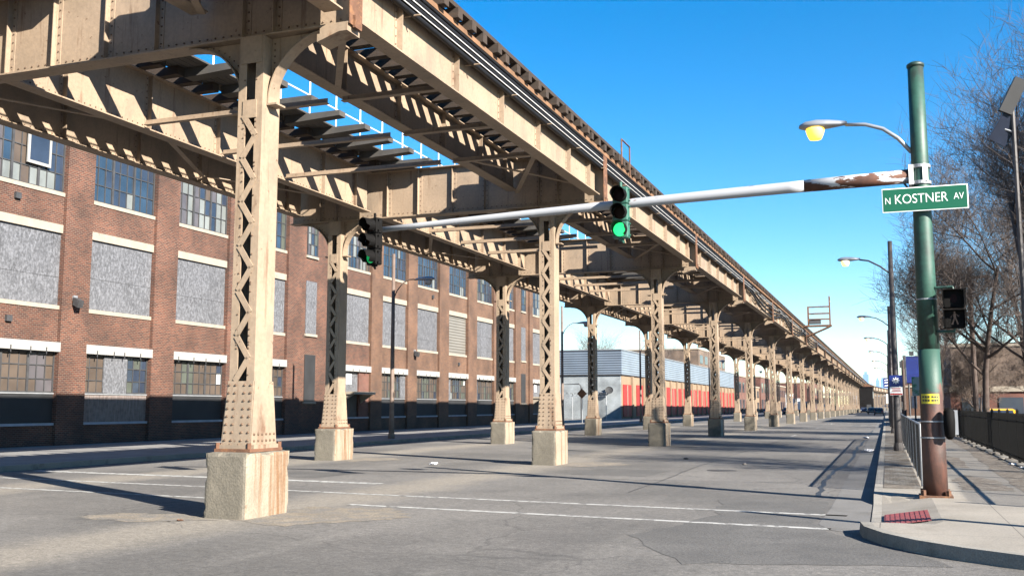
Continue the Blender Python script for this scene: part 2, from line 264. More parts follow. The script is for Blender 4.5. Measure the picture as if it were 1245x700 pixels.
# ------------------------------------------------------------------ mesh builder
class MB:
    def __init__(s): s.v = []; s.f = []; s.m = []
    def add(s, vs, fs, mi=0):
        o = len(s.v); s.v += [tuple(p) for p in vs]
        for f in fs: s.f.append([i + o for i in f]); s.m.append(mi)
    def box(s, x0, x1, y0, y1, z0, z1, mi=0):
        if x0 > x1: x0, x1 = x1, x0
        if y0 > y1: y0, y1 = y1, y0
        s.add([(x0, y0, z0), (x1, y0, z0), (x1, y1, z0), (x0, y1, z0), (x0, y0, z1), (x1, y0, z1), (x1, y1, z1), (x0, y1, z1)],
              [(0, 3, 2, 1), (4, 5, 6, 7), (0, 1, 5, 4), (1, 2, 6, 5), (2, 3, 7, 6), (3, 0, 4, 7)], mi)
    def prism(s, pts, h, mi=0):
        """pts: 3D polygon, h: Vector extrusion"""
        n = len(pts); h = Vector(h); a = [Vector(p) for p in pts]; b = [p + h for p in a]
        s.add(a + b, [tuple(range(n))[::-1], tuple(range(n, 2 * n))] + [(i, (i + 1) % n, n + (i + 1) % n, n + i) for i in range(n)], mi)
    def bar(s, p, q, w, h, up=(0, 0, 1), mi=0):
        p = Vector(p); q = Vector(q); d = (q - p).normalized(); u = Vector(up)
        r = d.cross(u)
        if r.length < 1e-4: r = d.cross(Vector((1, 0, 0)))
        r.normalize(); u = r.cross(d)
        a = [p + r * (i * w / 2) + u * (j * h / 2) for i, j in ((-1, -1), (1, -1), (1, 1), (-1, 1))]
        s.prism(a, q - p, mi)
    def tube(s, pts, r, n=8, mi=0, cap=True):
        pts = [Vector(p) for p in pts]; R = r if isinstance(r, (list, tuple)) else [r] * len(pts)
        o = len(s.v); prev = None
        for i, p in enumerate(pts):
            d = (pts[min(i + 1, len(pts) - 1)] - pts[max(i - 1, 0)]).normalized()
            if prev is None:
                u = d.cross(Vector((0, 0, 1)))
                if u.length < 1e-3: u = d.cross(Vector((1, 0, 0)))
            else: u = prev - d * prev.dot(d)
            u.normalize(); w = d.cross(u); prev = u
            for k in range(n):
                a = 2 * pi * k / n; s.v.append(tuple(p + (u * cos(a) + w * sin(a)) * R[i]))
        for i in range(len(pts) - 1):
            for k in range(n):
                s.f.append([o + i * n + k, o + i * n + (k + 1) % n, o + (i + 1) * n + (k + 1) % n, o + (i + 1) * n + k]); s.m.append(mi)
        if cap:
            s.f.append([o + k for k in range(n)][::-1]); s.m.append(mi)
            s.f.append([o + (len(pts) - 1) * n + k for k in range(n)]); s.m.append(mi)
    def rivet(s, p, a, r=.021):
        p = Vector(p); a = Vector(a); u = a.orthogonal().normalized(); w = a.cross(u)
        ring = [p + (u * cos(t) + w * sin(t)) * r for t in (k * pi / 3 for k in range(6))]
        top = [p + a * r * .8 + (q - p) * .6 for q in ring]
        s.add(ring + top, [(k, (k + 1) % 6, 6 + (k + 1) % 6, 6 + k) for k in range(6)] + [tuple(range(6, 12))], 1)
    def rivets(s, p, q, step, a, r=.021):
        p = Vector(p); q = Vector(q); n = max(1, int((q - p).length / step))
        for i in range(n + 1): s.rivet(p.lerp(q, i / n), a, r)
    def lathe(s, prof, c=(0, 0, 0), n=16, axis='z', mi=0):
        o = len(s.v); c = Vector(c)
        for r, z in prof:
            for k in range(n):
                a = 2 * pi * k / n
                v = {'z': (r * cos(a), r * sin(a), z), 'y': (r * cos(a), z, r * sin(a)), 'x': (z, r * cos(a), r * sin(a))}[axis]
                s.v.append(tuple(c + Vector(v)))
        for i in range(len(prof) - 1):
            for k in range(n): s.f.append([o + i * n + k, o + i * n + (k + 1) % n, o + (i + 1) * n + (k + 1) % n, o + (i + 1) * n + k]); s.m.append(mi)
        s.f.append([o + k for k in range(n)][::-1]); s.m.append(mi)
        s.f.append([o + (len(prof) - 1) * n + k for k in range(n)]); s.m.append(mi)
    def build(s, name, mats, parent=None, loc=(0, 0, 0), smooth=False, bevel=0):
        me = bpy.data.meshes.new(name); me.from_pydata(s.v, [], s.f)
        for m in (mats if isinstance(mats, (list, tuple)) else [mats]): me.materials.append(m)
        me.polygons.foreach_set('material_index', s.m)
        if smooth: me.polygons.foreach_set('use_smooth', [True] * len(s.f))
        me.update()
        o = bpy.data.objects.new(name, me); COL.objects.link(o); o.location = loc
        if parent: o.parent = parent
        if bevel:
            b = o.modifiers.new('edge', 'BEVEL'); b.width = bevel; b.segments = 2; b.limit_method = 'ANGLE'
        return o

def tag(o, label=None, cat=None, group=None, kind=None):
    if label: o['label'] = label
    if cat: o['category'] = cat
    if group: o['group'] = group
    if kind: o['kind'] = kind
    return o
def thing(name, label, cat, loc=(0, 0, 0), group=None, rz=0):
    o = bpy.data.objects.new(name, None); COL.objects.link(o); o.location = loc; o.rotation_euler = (0, 0, rz)
    o.empty_display_size = .2
    return tag(o, label, cat, group)
def kids(o): return list(o.children)
def copy_tree(o, parent=None, skip=()):
    c = o.copy(); COL.objects.link(c)
    if parent: c.parent = parent
    for k in o.children:
        if k.name.split('.')[0] in skip: continue
        copy_tree(k, c, skip)
    return c
ORD = ('first second third fourth fifth sixth seventh eighth ninth tenth eleventh twelfth thirteenth fourteenth fifteenth sixteenth seventeenth '
       'eighteenth nineteenth twentieth').split() + ['twenty-' + w for w in 'first second third fourth fifth sixth seventh eighth ninth'.split()] + \
      ['thirtieth'] + ['thirty-' + w for w in 'first second third fourth fifth sixth seventh eighth ninth'.split()] + ['fortieth']
def text_mesh(txt, width, height, name, m, parent, loc, ext=.002, rot=(pi / 2, 0, 0)):
    size = 1
    cu = bpy.data.curves.new(name, 'FONT'); cu.body = txt; cu.size = size; cu.extrude = ext; cu.offset = -.006; ext = 0; cu.extrude = .01
    t = bpy.data.objects.new('tmp_text', cu); COL.objects.link(t)
    bpy.context.view_layer.update()
    me = bpy.data.meshes.new_from_object(t.evaluated_get(bpy.context.evaluated_depsgraph_get()))
    bpy.data.objects.remove(t); me.name = name; me.materials.clear(); me.materials.append(m)
    o = bpy.data.objects.new(name, me); COL.objects.link(o); o.parent = parent; o.location = loc; o.rotation_euler = rot
    xs = [v.co.x for v in me.vertices]; ys = [v.co.y for v in me.vertices]; kx = width / (max(xs) - min(xs)); ky = height / (max(ys) - min(ys))
    for v in me.vertices: v.co = ((v.co.x - min(xs)) * kx, (v.co.y - min(ys)) * ky, v.co.z * .2)
    return o

# ------------------------------------------------------------------ camera, sun, sky
cam = bpy.data.cameras.new('camera'); co = bpy.data.objects.new('camera', cam); COL.objects.link(co)
F = 1225.0; pitch = math.atan(144 / F); yaw = math.atan(455.5 / math.hypot(F, 144))
co.location = (0, 0, 1.7); co.rotation_euler = (pi / 2 + pitch, 0, yaw)
cam.sensor_width = 36; cam.lens = 36 * F / 1245; cam.clip_start = .1; cam.clip_end = 20000
S.camera = co
EL = radians(28.2); AZ = radians(28.5)
to_sun = Vector((cos(AZ) * cos(EL), -sin(AZ) * cos(EL), sin(EL)))
sl = bpy.data.lights.new('sun', 'SUN'); sl.energy = 5.0; sl.angle = radians(.5); sl.color = (1, .93, .82)
so = bpy.data.objects.new('sun', sl); COL.objects.link(so); so.rotation_euler = to_sun.to_track_quat('Z', 'Y').to_euler(); so.location = (40, -20, 40)
w = bpy.data.worlds.new('World'); S.world = w; w.use_nodes = True
nt = w.node_tree; sky = nt.nodes.new('ShaderNodeTexSky'); sky.sky_type = 'NISHITA'; sky.sun_disc = False
sky.sun_elevation = EL; sky.sun_rotation = atan2(to_sun.x, to_sun.y)
sky.air_density = .95; sky.dust_density = 0.0; sky.ozone_density = 2.5
hs = nt.nodes.new('ShaderNodeHueSaturation'); hs.inputs['Saturation'].default_value = 1.48
nt.links.new(sky.outputs[0], hs.inputs['Color']); nt.links.new(hs.outputs[0], nt.nodes['Background'].inputs['Color'])
nt.nodes['Background'].inputs['Strength'].default_value = .050
S.view_settings.view_transform = 'Standard'; S.view_settings.look = 'None'; S.view_settings.gamma = 1; S.view_settings.use_curve_mapping = False
S.view_settings.exposure = 2.2
S.cycles.max_bounces = 6; S.cycles.diffuse_bounces = 1; S.cycles.use_denoising = True

# ------------------------------------------------------------------ ground, roads
def sheet(name, pts, z, m, kind='structure'):
    b = MB(); b.add([(x, y, z) for x, y in pts], [tuple(range(len(pts)))]); return tag(b.build(name, m), kind=kind)
sheet('ground', [(-7000, -300), (7000, -300), (7000, 9000), (-7000, 9000)], -.02, ground_m)
LK = -22.0
b = MB()
b.add([(-60, -60, 0), (60, -60, 0), (60, 14.0, 0), (-.3, 14.0, 0), (LK, 14.0, 0), (-60, 14.0, 0)], [(0, 1, 2, 3, 4, 5)])
ys = [14, 60, 150, 345] + [345 + 25 * i for i in range(1, 24)]
def bend(y): return 0 if y < 345 else (y - 345) ** 2 / (2 * 1700)
for a, c in zip(ys, ys[1:]):
    b.add([(LK + bend(a), a, 0), (-.3 + bend(a), a, 0), (-.3 + bend(c), c, 0), (LK + bend(c), c, 0)], [(0, 1, 2, 3)])
tag(b.build('road', asphalt), kind='structure')

# crosswalk lines, stop line
def strip(name, pts, wd, m, z=.004):
    b = MB(); P = [Vector((x, y, z)) for x, y in pts]; vs = []
    for i, p in enumerate(P):
        d = (P[min(i + 1, len(P) - 1)] - P[max(i - 1, 0)]).normalized(); n = Vector((-d.y, d.x, 0)) * (wd[i] if isinstance(wd, list) else wd) / 2
        vs += [p - n, p + n]
    b.add(vs, [(2 * i, 2 * i + 2, 2 * i + 3, 2 * i + 1) for i in range(len(P) - 1)])
    return tag(b.build(name, m), kind='structure')
strip('crosswalk_line', [(-.65, 16.9), (-9.0, 17.75), (-11.6, 18.05), (-21.5, 19.0)], .17, paint_white)
strip('crosswalk_line', [(-.8, 15.02), (-8.9, 15.85)], .17, paint_white)
strip('crosswalk_line', [(-10.4, 15.9), (-21.5, 16.9)], .15, paint_white)
strip('stop_line', [(-10.6, 20.3), (-21.4, 21.2)], .35, paint_white)
for k in range(5):
    strip('lane_line', [(-5.2, 60 + 22 * k), (-5.2, 63.5 + 22 * k)], .12, paint_white)
# sealed cracks and patches
def wiggle(pts, n=5, a=.06):
    out = []
    for p, q in zip(pts, pts[1:]):
        for i in range(n): t = i / n; out.append((p[0] + (q[0] - p[0]) * t + random.uniform(-a, a), p[1] + (q[1] - p[1]) * t))
    return out + [pts[-1]]
strip('sealed_crack', wiggle([(-1.27, 20.4), (-1.38, 24), (-1.33, 28), (-1.13, 33), (-1.22, 43), (-1.06, 55)]), .10, tar)
strip('sealed_crack', wiggle([(-1.1, 57), (-1.0, 78)]), .07, tar)
for x, y, wx, wy in ((-2.6, 92, .75, 8), (-1.9, 108, .5, 8), (-1.55, 97, .35, 3), (-2.9, 118, .5, 5), (-1.3, 125, .4, 6), (-2.1, 80, .3, 2)):
    sheet('road_patch', [(x - wx / 2, y), (x + wx / 2, y + .4), (x + wx / 2 - .1, y + wy), (x - wx / 2 + .05, y + wy - .3)], .004, patch_m)
strip('sealed_crack', wiggle([(-9.0, 33), (-5, 33.8), (-1.3, 33.2)], 8, .12), .035, tar)
strip('sealed_crack', wiggle([(-8.6, 47), (-4, 46.4), (-.9, 47.1)], 8, .12), .04, tar)
strip('sealed_crack', wiggle([(-16, 24.6), (-11, 24.2), (-5.5, 23.4), (-1.0, 23.9)], 9, .16), .03, tar)
strip('sealed_crack', wiggle([(-4.9, 20), (-5.2, 32), (-5.0, 52)], 9, .05), .03, tar)
def ragged(name, pts, m, z=.0035, n=7, a=.07):
    P = []
    for p, q in zip(pts, pts[1:] + pts[:1]):
        for i in range(n):
            t = i / n; P.append((p[0] + (q[0] - p[0]) * t + random.uniform(-a, a), p[1] + (q[1] - p[1]) * t + random.uniform(-a, a)))
    return sheet(name, P, z, m)
ragged('road_patch', [(-3.29, 13.4), (-2.9, 14.7), (-2.6, 16.4), (-2.95, 19.3), (-1.05, 19.3), (-1.08, 15.9), (-.8, 14.7), (.6, 12.0), (-2.2, 11.2)], newer_asphalt)
ragged('road_patch', [(-7.6, 24.8), (-5.6, 24.6), (-5.5, 27.2), (-7.5, 27.4)], newer_asphalt, n=4, a=.04)
ragged('road_patch', [(-15.2, 21.6), (-13.0, 21.4), (-12.8, 23.2), (-15.0, 23.3)], newer_asphalt, n=4, a=.04)
for cx, cy, sx, sy in ((-8.3, 14.1, 1.3, 1.5), (-8.2, 29.2, 1.1, 1.3), (-8.4, 44, 1, 1.2), (-15.7, 29.3, 1, 1.2), (-10.7, 12.9, 1.2, .55), (-8.3, 59, 1, 1.2)):
    ragged('road_dust', [(cx - sx, cy - sy * .6), (cx, cy - sy), (cx + sx * .5, cy - sy * .5), (cx + sx, cy + sy * .2), (cx + sx * .3, cy + sy), (cx - sx * .8, cy + sy * .8)], road_dust, n=6, a=.12)
mh = MB(); mh.lathe([(.40, 0), (.40, .006), (.36, .008), (.02, .008)], (-4.2, 27.6, 0), 24)
tag(mh.build('manhole_cover', mat('cast_iron_cover', (.03, .027, .025), .6, .3, 20, bump=.6, bscale=30)), 'round iron manhole cover set in the sunlit road', 'manhole cover')
# gutter on the right
b = MB()
for i in range(60):
    a = 18.2 + i * 3.5; c = a + 3.5
    b.add([(-.95, a, .004), (-.3, a, .004), (-.3, c, .004), (-.95, c, .004)], [(0, 1, 2, 3)])
b.add([(-.95, 18.2, .004), (-1.0, 15.6, .004), (-.8, 14.9, .004), (-.42, 14.6, .004), (-.3, 15.2, .004), (-.3, 18.2, .004)], [(0, 5, 4, 3, 2, 1)])
tag(b.build('gutter', gutter_m), kind='structure')

# right kerb and sidewalk
cor = [(-.3, 345), (-.3, 120), (-.3, 60), (-.3, 30), (-.3, 20.6), (-.3, 19.6), (-.3, 18.9), (-.3, 17.5), (-.3, 16), (-.3, 15.2), (-.42, 14.75), (-.36, 14.2), (-.12, 13.55), (.25, 12.95), (.72, 12.45), (1.29, 12.0), (2.1, 11.6), (3.2, 11.32), (5, 11.15), (9, 11.05), (20, 11.0)]
def kh(i, y): return .15 if y >= 19.6 or y < 14.9 else (.135 if y < 15 else .018)
b = MB(); n = len(cor); inner = []
for i, (x, y) in enumerate(cor):
    p = Vector(cor[max(i - 1, 0)]); q = Vector(cor[min(i + 1, n - 1)]); d = (q - p).normalized(); nn = Vector((-d.y, d.x))
    h = kh(i, y); ix, iy = x + nn.x * .16, y + nn.y * .16; inner.append((ix, iy, h))
    b.v += [(x, y, -.01), (x + nn.x * .02, y + nn.y * .02, h), (ix, iy, h)]
for i in range(n - 1):
    for k in range(2): b.f.append([3 * i + k, 3 * i + k + 1, 3 * i + 4 + k, 3 * i + 3 + k]); b.m.append(0)
tag(b.build('kerb', kerb_m), kind='structure')
b = MB(); US = [0, .15, .45, .8, 1.2, 2, 4, 8, 20]
for x, y, h in inner:
    for u in US:
        xx = x + u
        z = .15 if u > 1.1 else h + (.15 - h) * min(1, u / .8)
        b.v.append((xx, y, z))
m_ = len(US)
for i in range(n - 1):
    for k in range(m_ - 1): b.f.append([i * m_ + k, (i + 1) * m_ + k, (i + 1) * m_ + k + 1, i * m_ + k + 1]); b.m.append(0)
tag(b.build('sidewalk', walk_m), kind='structure')
def tact(x0, x1, y0, y1, z0, z1):
    b = MB(); b.add([(x0, y0, z0), (x1, y0, z1), (x1, y1, z1), (x0, y1, z0)], [(0, 1, 2, 3)])
    k = 9
    for i in range(k):
        xa = x0 + (x1 - x0) * (i + .25) / k; xb = x0 + (x1 - x0) * (i + .75) / k
        za = z0 + (z1 - z0) * (i + .25) / k; zb = z0 + (z1 - z0) * (i + .75) / k
        b.prism([(xa, y0 + .05, za), (xb, y0 + .05, zb), (xb, y0 + .05, zb + .005), (xa, y0 + .05, za + .005)], (0, y1 - y0 - .1, 0))
    return tag(b.build('tactile_paving', tactile), kind='structure')
tact(-.1, .52, 15.3, 16.85, .045, .145)
tact(1.5, 2.6, 11.95, 12.75, .158, .158)
b = MB()
yy = [20.9 + 2 * i for i in range(60)]
for a, c in zip(yy, yy[1:]): b.add([(-.12, a, .156), (.56, a, .156), (.56, c, .156), (-.12, c, .156)], [(0, 1, 2, 3)])
tag(b.build('parkway', dirt_m), kind='structure')
b = MB()
for a, c in zip([20 + 4 * i for i in range(30)], [24 + 4 * i for i in range(30)]): b.add([(3.02, a, .156), (30, a, .156), (30, c, .156), (3.02, c, .156)], [(0, 1, 2, 3)])
tag(b.build('dirt_lot', dirt_m), kind='structure')
def ragged(name, pts, m, z=.0035, n=7, a=.07):
    P = []
    for p, q in zip(pts, pts[1:] + pts[:1]):
        for i in range(n):
            t = i / n; P.append((p[0] + (q[0] - p[0]) * t + random.uniform(-a, a), p[1] + (q[1] - p[1]) * t + random.uniform(-a, a)))
    return sheet(name, P, z, m)
for q in ([(2.3, 20.5), (3.0, 20), (3.0, 60), (2.75, 60), (2.6, 38), (2.35, 28)], [(.72, 20.6), (1.0, 20.6), (1.0, 26), (.95, 40), (.72, 48)], [(1.3, 21), (2.2, 20.9), (2.1, 24), (1.6, 25.5), (1.25, 23.5)], [(1.1, 29), (1.9, 28.5), (2.0, 34), (1.4, 36)]):
    ragged('sidewalk_dirt', q, walk_dirt, .154, 9, .05)
# left sidewalk
b = MB(); b.box(LK, LK + .18, 16, 345, -.01, .15); tag(b.build('kerb', kerb_m), kind='structure')
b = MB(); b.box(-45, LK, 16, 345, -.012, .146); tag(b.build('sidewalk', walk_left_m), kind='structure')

# ------------------------------------------------------------------ the elevated railway
BEFORE = set(COL.objects)
SP = 15.1; Y0 = 13.75; NB = 36
GB, GT = 8.0, 9.3            # girder bottom / top
XR, XL = -9.5, -16.85
G1, G2, G3, G4 = -8.0, -10.6, -15.7, -18.2
def bent_pos(k):
    y = Y0 + SP * k; dx = bend(y); rz = 0 if y < 345 else -math.atan((y - 345) / 1700)
    return dx, y, rz

def make_column():
    t = thing('steel_column', 'x', 'column', (0, 0, 0), 'latticed columns of the elevated railway')
    p = MB(); p.box(-.38, .38, -.6, .6, -.05, 1.0)
    o = p.build('concrete_pier', [concrete, concrete_lit_rusty], t)
    o.data.polygons[3].material_index = 1        # street side: rust streaks, and a paler base painted as sunlit
    bm = bmesh.new(); bm.from_mesh(o.data); bmesh.ops.subdivide_edges(bm, edges=bm.edges[:], cuts=15, use_grid_fill=True)
    for v in bm.verts:                            # chipped arrises
        d = sorted((.38 - abs(v.co.x), .6 - abs(v.co.y), 1.0 - v.co.z))
        e = d[1]; nz = noise.noise(v.co * 4.1) + .5 * noise.noise(v.co * 11)
        k = max(0, .06 - e) * (.35 + 1.3 * max(0, nz)) + .007 * noise.noise(v.co * 7)
        c = Vector((0, 0, .5)); v.co += (c - v.co).normalized() * k
    bm.to_mesh(o.data); bm.free()
    p = MB(); p.box(-.33, .33, -.44, .44, 1.0, 1.05)
    for x in (-.29, .29):
        for y in (-.41, .41): p.tube([(x, y, 1.05), (x, y, 1.14)], .035, 6)
    p.build('base_plate', rust, t)
    s = MB()   # shaft: two side plates with angle flanges
    for sx in (-1, 1):
        s.box(sx * .23, sx * .205, -.225, .225, 1.05, 7.74)
        for sy in (-1, 1):
            s.box(sx * .232, sx * .09, sy * .245, sy * .225, 1.05, 7.74)
            s.rivets((sx * .115, sy * .245, 2.2), (sx * .115, sy * .245, 7.0), .45, (0, sy, 0), .017)
            for z in (2.62, 3.52, 4.42, 5.32, 6.2):
                s.rivets((sx * .115, sy * .245, z), (sx * .115, sy * .245, z + .3), .1, (0, sy, 0), .019)
    s.build('shaft', [steel, rivet_m], t)
    l = MB()
    for sy in (-1, 1):
        z = 2.1; d = 1; i = 0
        while z < 6.3:
            l.bar((-.12 * d, sy * .255, z), (.12 * d, sy * .255, z + .36), .095, .014, (0, 1, 0)); z += .36; d = -d
        l.box(-.13, .13, sy * .249, sy * .263, 6.36, 6.66)
    l.build('lacing', steel, t)
    h = MB(); h.box(-.2, .2, -.262, -.248, 7.28, 7.74); h.box(-.2, .2, .248, .262, 7.28, 7.74)
    h.build('head_plate', steel, t)
    g = MB()   # flared base gussets
    for sy in (-1, 1):
        g.prism([(-.235, sy * .25, 2.1), (.235, sy * .25, 2.1), (.26, sy * .335, 1.05), (-.26, sy * .335, 1.05)], (0, sy * .018, 0))
        nv = Vector((0, sy * 1.05, .085)).normalized()
        for x0 in (-.2, -.085, .085, .2):
            g.rivets((x0, sy * .275, 2.04), (x0 * 1.06, sy * .342, 1.18), .115, nv, .024)
        g.box(-.28, .28, sy * .354, sy * .41, 1.05, 1.11); g.rivets((-.24, sy * .382, 1.11), (.24, sy * .382, 1.11), .12, (0, 0, 1), .026)
    for sx in (-1, 1):
        g.prism([(sx * .236, -.25, 2.1), (sx * .236, .25, 2.1), (sx * .262, .35, 1.05), (sx * .262, -.35, 1.05)], (sx * .018, 0, 0))
        for y in (-.27, -.16, -.055, .055, .16, .27):
            for z in (1.17, 1.27): g.rivet((sx * (.280 - (z - 1.05) * .025), y, z), (sx, 0, 0), .024)
        g.box(sx * .282, sx * .325, -.33, .33, 1.05, 1.11)
    g.build('base_gusset', [steel_rusty, rivet_m], t)
    for sx in (-1, 1):
        k = MB(); R = 1.12; cx, cz = .236 + R, 6.62; arc = [(cx - R * cos(a), cz + R * sin(a)) for a in [pi / 2 * i / 14 for i in range(15)]]
        poly = [(.236, 7.76)] + arc
        v = []; n = len(arc)
        for y in (-.012, .012): v += [(sx * x, y, z) for x, z in arc] + [(sx * .234, y, 7.745)] + [(sx * cx, y, 7.75)]
        fs = []
        for i in range(n - 1): fs += [(i, i + 1, n), (n + 2 + i + 1, n + 2 + i, n + 2 + n)]
        fs += [(n - 1, n + 1, n), (n + 2 + n + 1, n + 2 + n - 1, n + 2 + n)]
        k.add(v, fs)
        v = []
        for x, z in arc:
            dx, dz = (cx - x) / R, (cz - z) / R
            for y, o_ in ((-.125, .0), (.125, 0), (.125, .022), (-.125, .022)): v.append((sx * (x + dx * o_), y, z + dz * o_))
        fs = []
        for i in range(n - 1):
            for q in range(4): fs.append((4 * i + q, 4 * i + (q + 1) % 4, 4 * i + 4 + (q + 1) % 4, 4 * i + 4 + q))
        fs += [(0, 1, 2, 3), (4 * n - 1, 4 * n - 2, 4 * n - 3, 4 * n - 4)]
        k.add(v, fs)
        for i in range(1, n, 1): k.rivet((sx * (arc[i][0] - .05), -.012, arc[i][1] + .045), (0, -1, 0), .018)
        k.rivets((sx * .29, -.012, 6.9), (sx * .29, -.012, 7.65), .1, (0, -1, 0), .018)
        k.box(sx * .236, sx * .42, -.13, .13, 6.585, 6.615)
        k.build('knee_bracket', [steel, rivet_m], t)
    return t
col0 = make_column()
def make_cross():
    t = thing('cross_girder', 'x', 'girder', (0, 0, 0), 'cross girders on the column pairs')
    xa, xb = -18.6, -7.72
    w_ = MB(); w_.box(xa, xb, -.013, .013, 7.78, 9.27)
    for sy in (-1, 1):
        w_.rivets((xa + .1, sy * .013, 7.9), (xb - .1, sy * .013, 7.9), .16, (0, sy, 0), .02)
    w_.build('web', [steel, rivet_m], t)
    f = MB(); f.box(xa, xb, -.19, .19, 7.752, 7.78); f.box(xa, xb, -.11, -.013, 7.782, 7.80); f.box(xa, xb, .013, .11, 7.782, 7.80); f.build('bottom_flange', steel, t)
    f = MB(); f.box(xa, xb, -.19, .19, 9.27, 9.298); f.build('top_flange', steel, t)
    for x in (-17.5, -16.9, -15.0, -13.9, -12.7, -11.6, -9.8, -9.2):
        s = MB()
        for sy in (-1, 1):
            s.box(x - .11, x + .11, sy * .013, sy * .026, 7.81, 9.26); s.box(x - .008, x + .008, sy * .026, sy * .13, 7.81, 9.26)
            for xx in (x - .065, x + .065): s.rivets((xx, sy * .026, 7.95), (xx, sy * .026, 9.2), .15, (0, sy, 0), .02)
        s.build('stiffener', [steel, rivet_m], t)
    e = MB(); e.box(xb, xb + .014, -.2, .2, 7.74, 9.3); e.box(xb + .014, xb + .06, -.1, .1, 7.7, 7.9)
    e.build('end_plate', rust, t)
    g = MB(); g.box(-8.25, -7.75, -.2, .2, 7.63, 7.75); g.prism([(-8.3, -.2, 7.63), (-7.9, -.2, 7.63), (-8.3, -.2, 7.5)], (0, .4, 0))
    g.build('end_seat', steel_rusty, t)
    return t
cross0 = make_cross()
def make_girder(GB=8.0):
    t = thing('track_girder', 'x', 'girder', (0, 0, 0), 'track girders of the elevated railway')
    ya, yb = .21, SP - .21
    w_ = MB(); w_.box(-.012, .012, ya, yb, GB, GT)
    for sx in (-1, 1): w_.rivets((sx * .012, ya + .1, GB + .09), (sx * .012, yb - .1, GB + .09), .16, (sx, 0, 0), .02)
    w_.build('web', [steel, rivet_m], t)
    f = MB(); f.box(-.17, .17, ya, yb, GB - .03, GB); f.box(-.1, -.012, ya, yb, GB + .002, GB + .018); f.box(.012, .1, ya, yb, GB + .002, GB + .018); f.build('bottom_flange', steel, t)
    f = MB(); f.box(-.17, .17, ya, yb, GT - .03, GT - .002); f.build('top_flange', steel_rusty, t)
    for i in range(6):
        y = 1.95 + 2.53 * i - (.6 if i == 5 else 0); y = min(y, yb - .3)
        s = MB()
        for sx in (-1, 1):
            s.box(sx * .012, sx * .14, y - .008, y + .008, GB + .02, GT - .032); s.box(sx * .012, sx * .024, y - .09, y + .09, GB + .02, GT - .032)
            s.rivets((sx * .024, y - .055, GB + .15), (sx * .024, y - .055, GT - .1), .14, (sx, 0, 0), .018)
        s.build('stiffener', [steel_rusty, rivet_m], t)
    return t
gird0 = make_girder(); gird2 = make_girder(8.32)
def make_brace():
    t = thing('lateral_bracing', 'x', 'bracing', (0, 0, 0), 'lateral bracing between the track girders')
    for y in (4.25, 7.1, 9.95):
        s = MB(); s.box(G3 + .18, G2 - .18, y - .07, y + .07, GB + .03, GB + .05); s.box(G3 + .18, G2 - .18, y - .008, y + .008, GB + .05, GB + .15); s.build('strut', steel, t)
        s = MB(); s.box(G2 + .18, G1 - .18, y - .07, y + .07, GB + .03, GB + .05); s.box(G2 + .18, G1 - .18, y - .008, y + .008, GB + .05, GB + .15); s.build('strut', steel, t)
    for (x0, y0, x1, y1) in ((G1 - .2, 10.2, G2 + .2, 14.7), (G2 + .2, 10.2, G1 - .2, 14.7), (G1 - .2, .5, G2 + .2, 4.0), (G4 + .2, 1, G3 - .2, 5), (G3 - .2, 5.2, G4 + .2, 9.5), (G4 + .2, 9.7, G3 - .2, 14)):
        s = MB(); z = GB + .19 if x0 > x1 else GB + .225; s.bar((x0, y0, z), (x1, y1, z), .13, .02); s.build('diagonal', steel, t)
    return t
br0 = make_brace()

for row, X, nm in ((0, XR, 'right'), (1, XL, 'left')):
    for i, k in enumerate(range(-1, NB)):
        dx, y, rz = bent_pos(k)
        o = copy_tree(col0, skip=() if k < 14 else (('head_plate', 'base_plate') if k < 22 else ('head_plate', 'base_plate', 'base_gusset')))
        o.location = (X + dx, y, 0); o.rotation_euler = (0, 0, rz)
        if k == -1: lab = 'tan latticed column of the %s row, beside the camera outside the left edge' % nm
        elif k == 0 and row == 0: lab = 'nearest and biggest tan latticed column, on a rust-streaked concrete pier'
        elif k == 0: lab = 'tan latticed column of the far row hidden beyond the left edge of the photo'
        elif k < 22: lab = '%s tan latticed steel column counting from the front along the %s row' % (ORD[k], 'street-side' if row == 0 else 'factory-side')
        else: lab = '%s tiny column of the %s row, where the railway curves away' % (ORD[k - 22], 'street-side' if row == 0 else 'factory-side')
        o['label'] = lab
for k in range(-1, NB):
    dx, y, rz = bent_pos(k)
    o = copy_tree(cross0, skip=() if k < 12 else ('stiffener', 'end_seat'))
    o.location = (dx, y, 0); o.rotation_euler = (0, 0, rz)
    o['label'] = ('riveted cross girder just behind the camera, above the left edge' if k == -1 else
                  'big riveted cross girder at top left, carried by the nearest column' if k == 0 else
                  '%s riveted cross girder counting from the front, spanning two latticed columns' % ORD[k])
for gi, (X, nm) in enumerate(((G1, 'outermost street-side'), (G2, 'second'), (G3, 'third'), (G4, 'factory-side'))):
    for k in range(-1, NB - 1):
        dx, y, rz = bent_pos(k); dx2, y2, _ = bent_pos(k + 1)
        if k > 22 and gi in (1, 2): continue
        o = copy_tree(gird2 if gi == 1 else gird0, skip=() if k < 14 else ('stiffener', ))
        o.location = (X + dx, y, 0); o.rotation_euler = (0, 0, -math.atan((dx2 - dx) / SP) if y > 340 else 0)
        o['label'] = '%s plate girder in the %s line of the railway' % (('overhead' if k < 0 else ORD[k] + ' span\'s tan'), nm)
for k in range(-1, 14):
    o = copy_tree(br0); o.location = (0, Y0 + SP * k, 0)
    o['label'] = 'flat struts and diagonals under the deck in the %s' % ('span behind the nearest cross girder' if k < 0 else ORD[k] + ' span from the front')
for r in (col0, cross0, gird0, gird2, br0):
    for c in list(r.children): bpy.data.objects.remove(c)
    bpy.data.objects.remove(r)

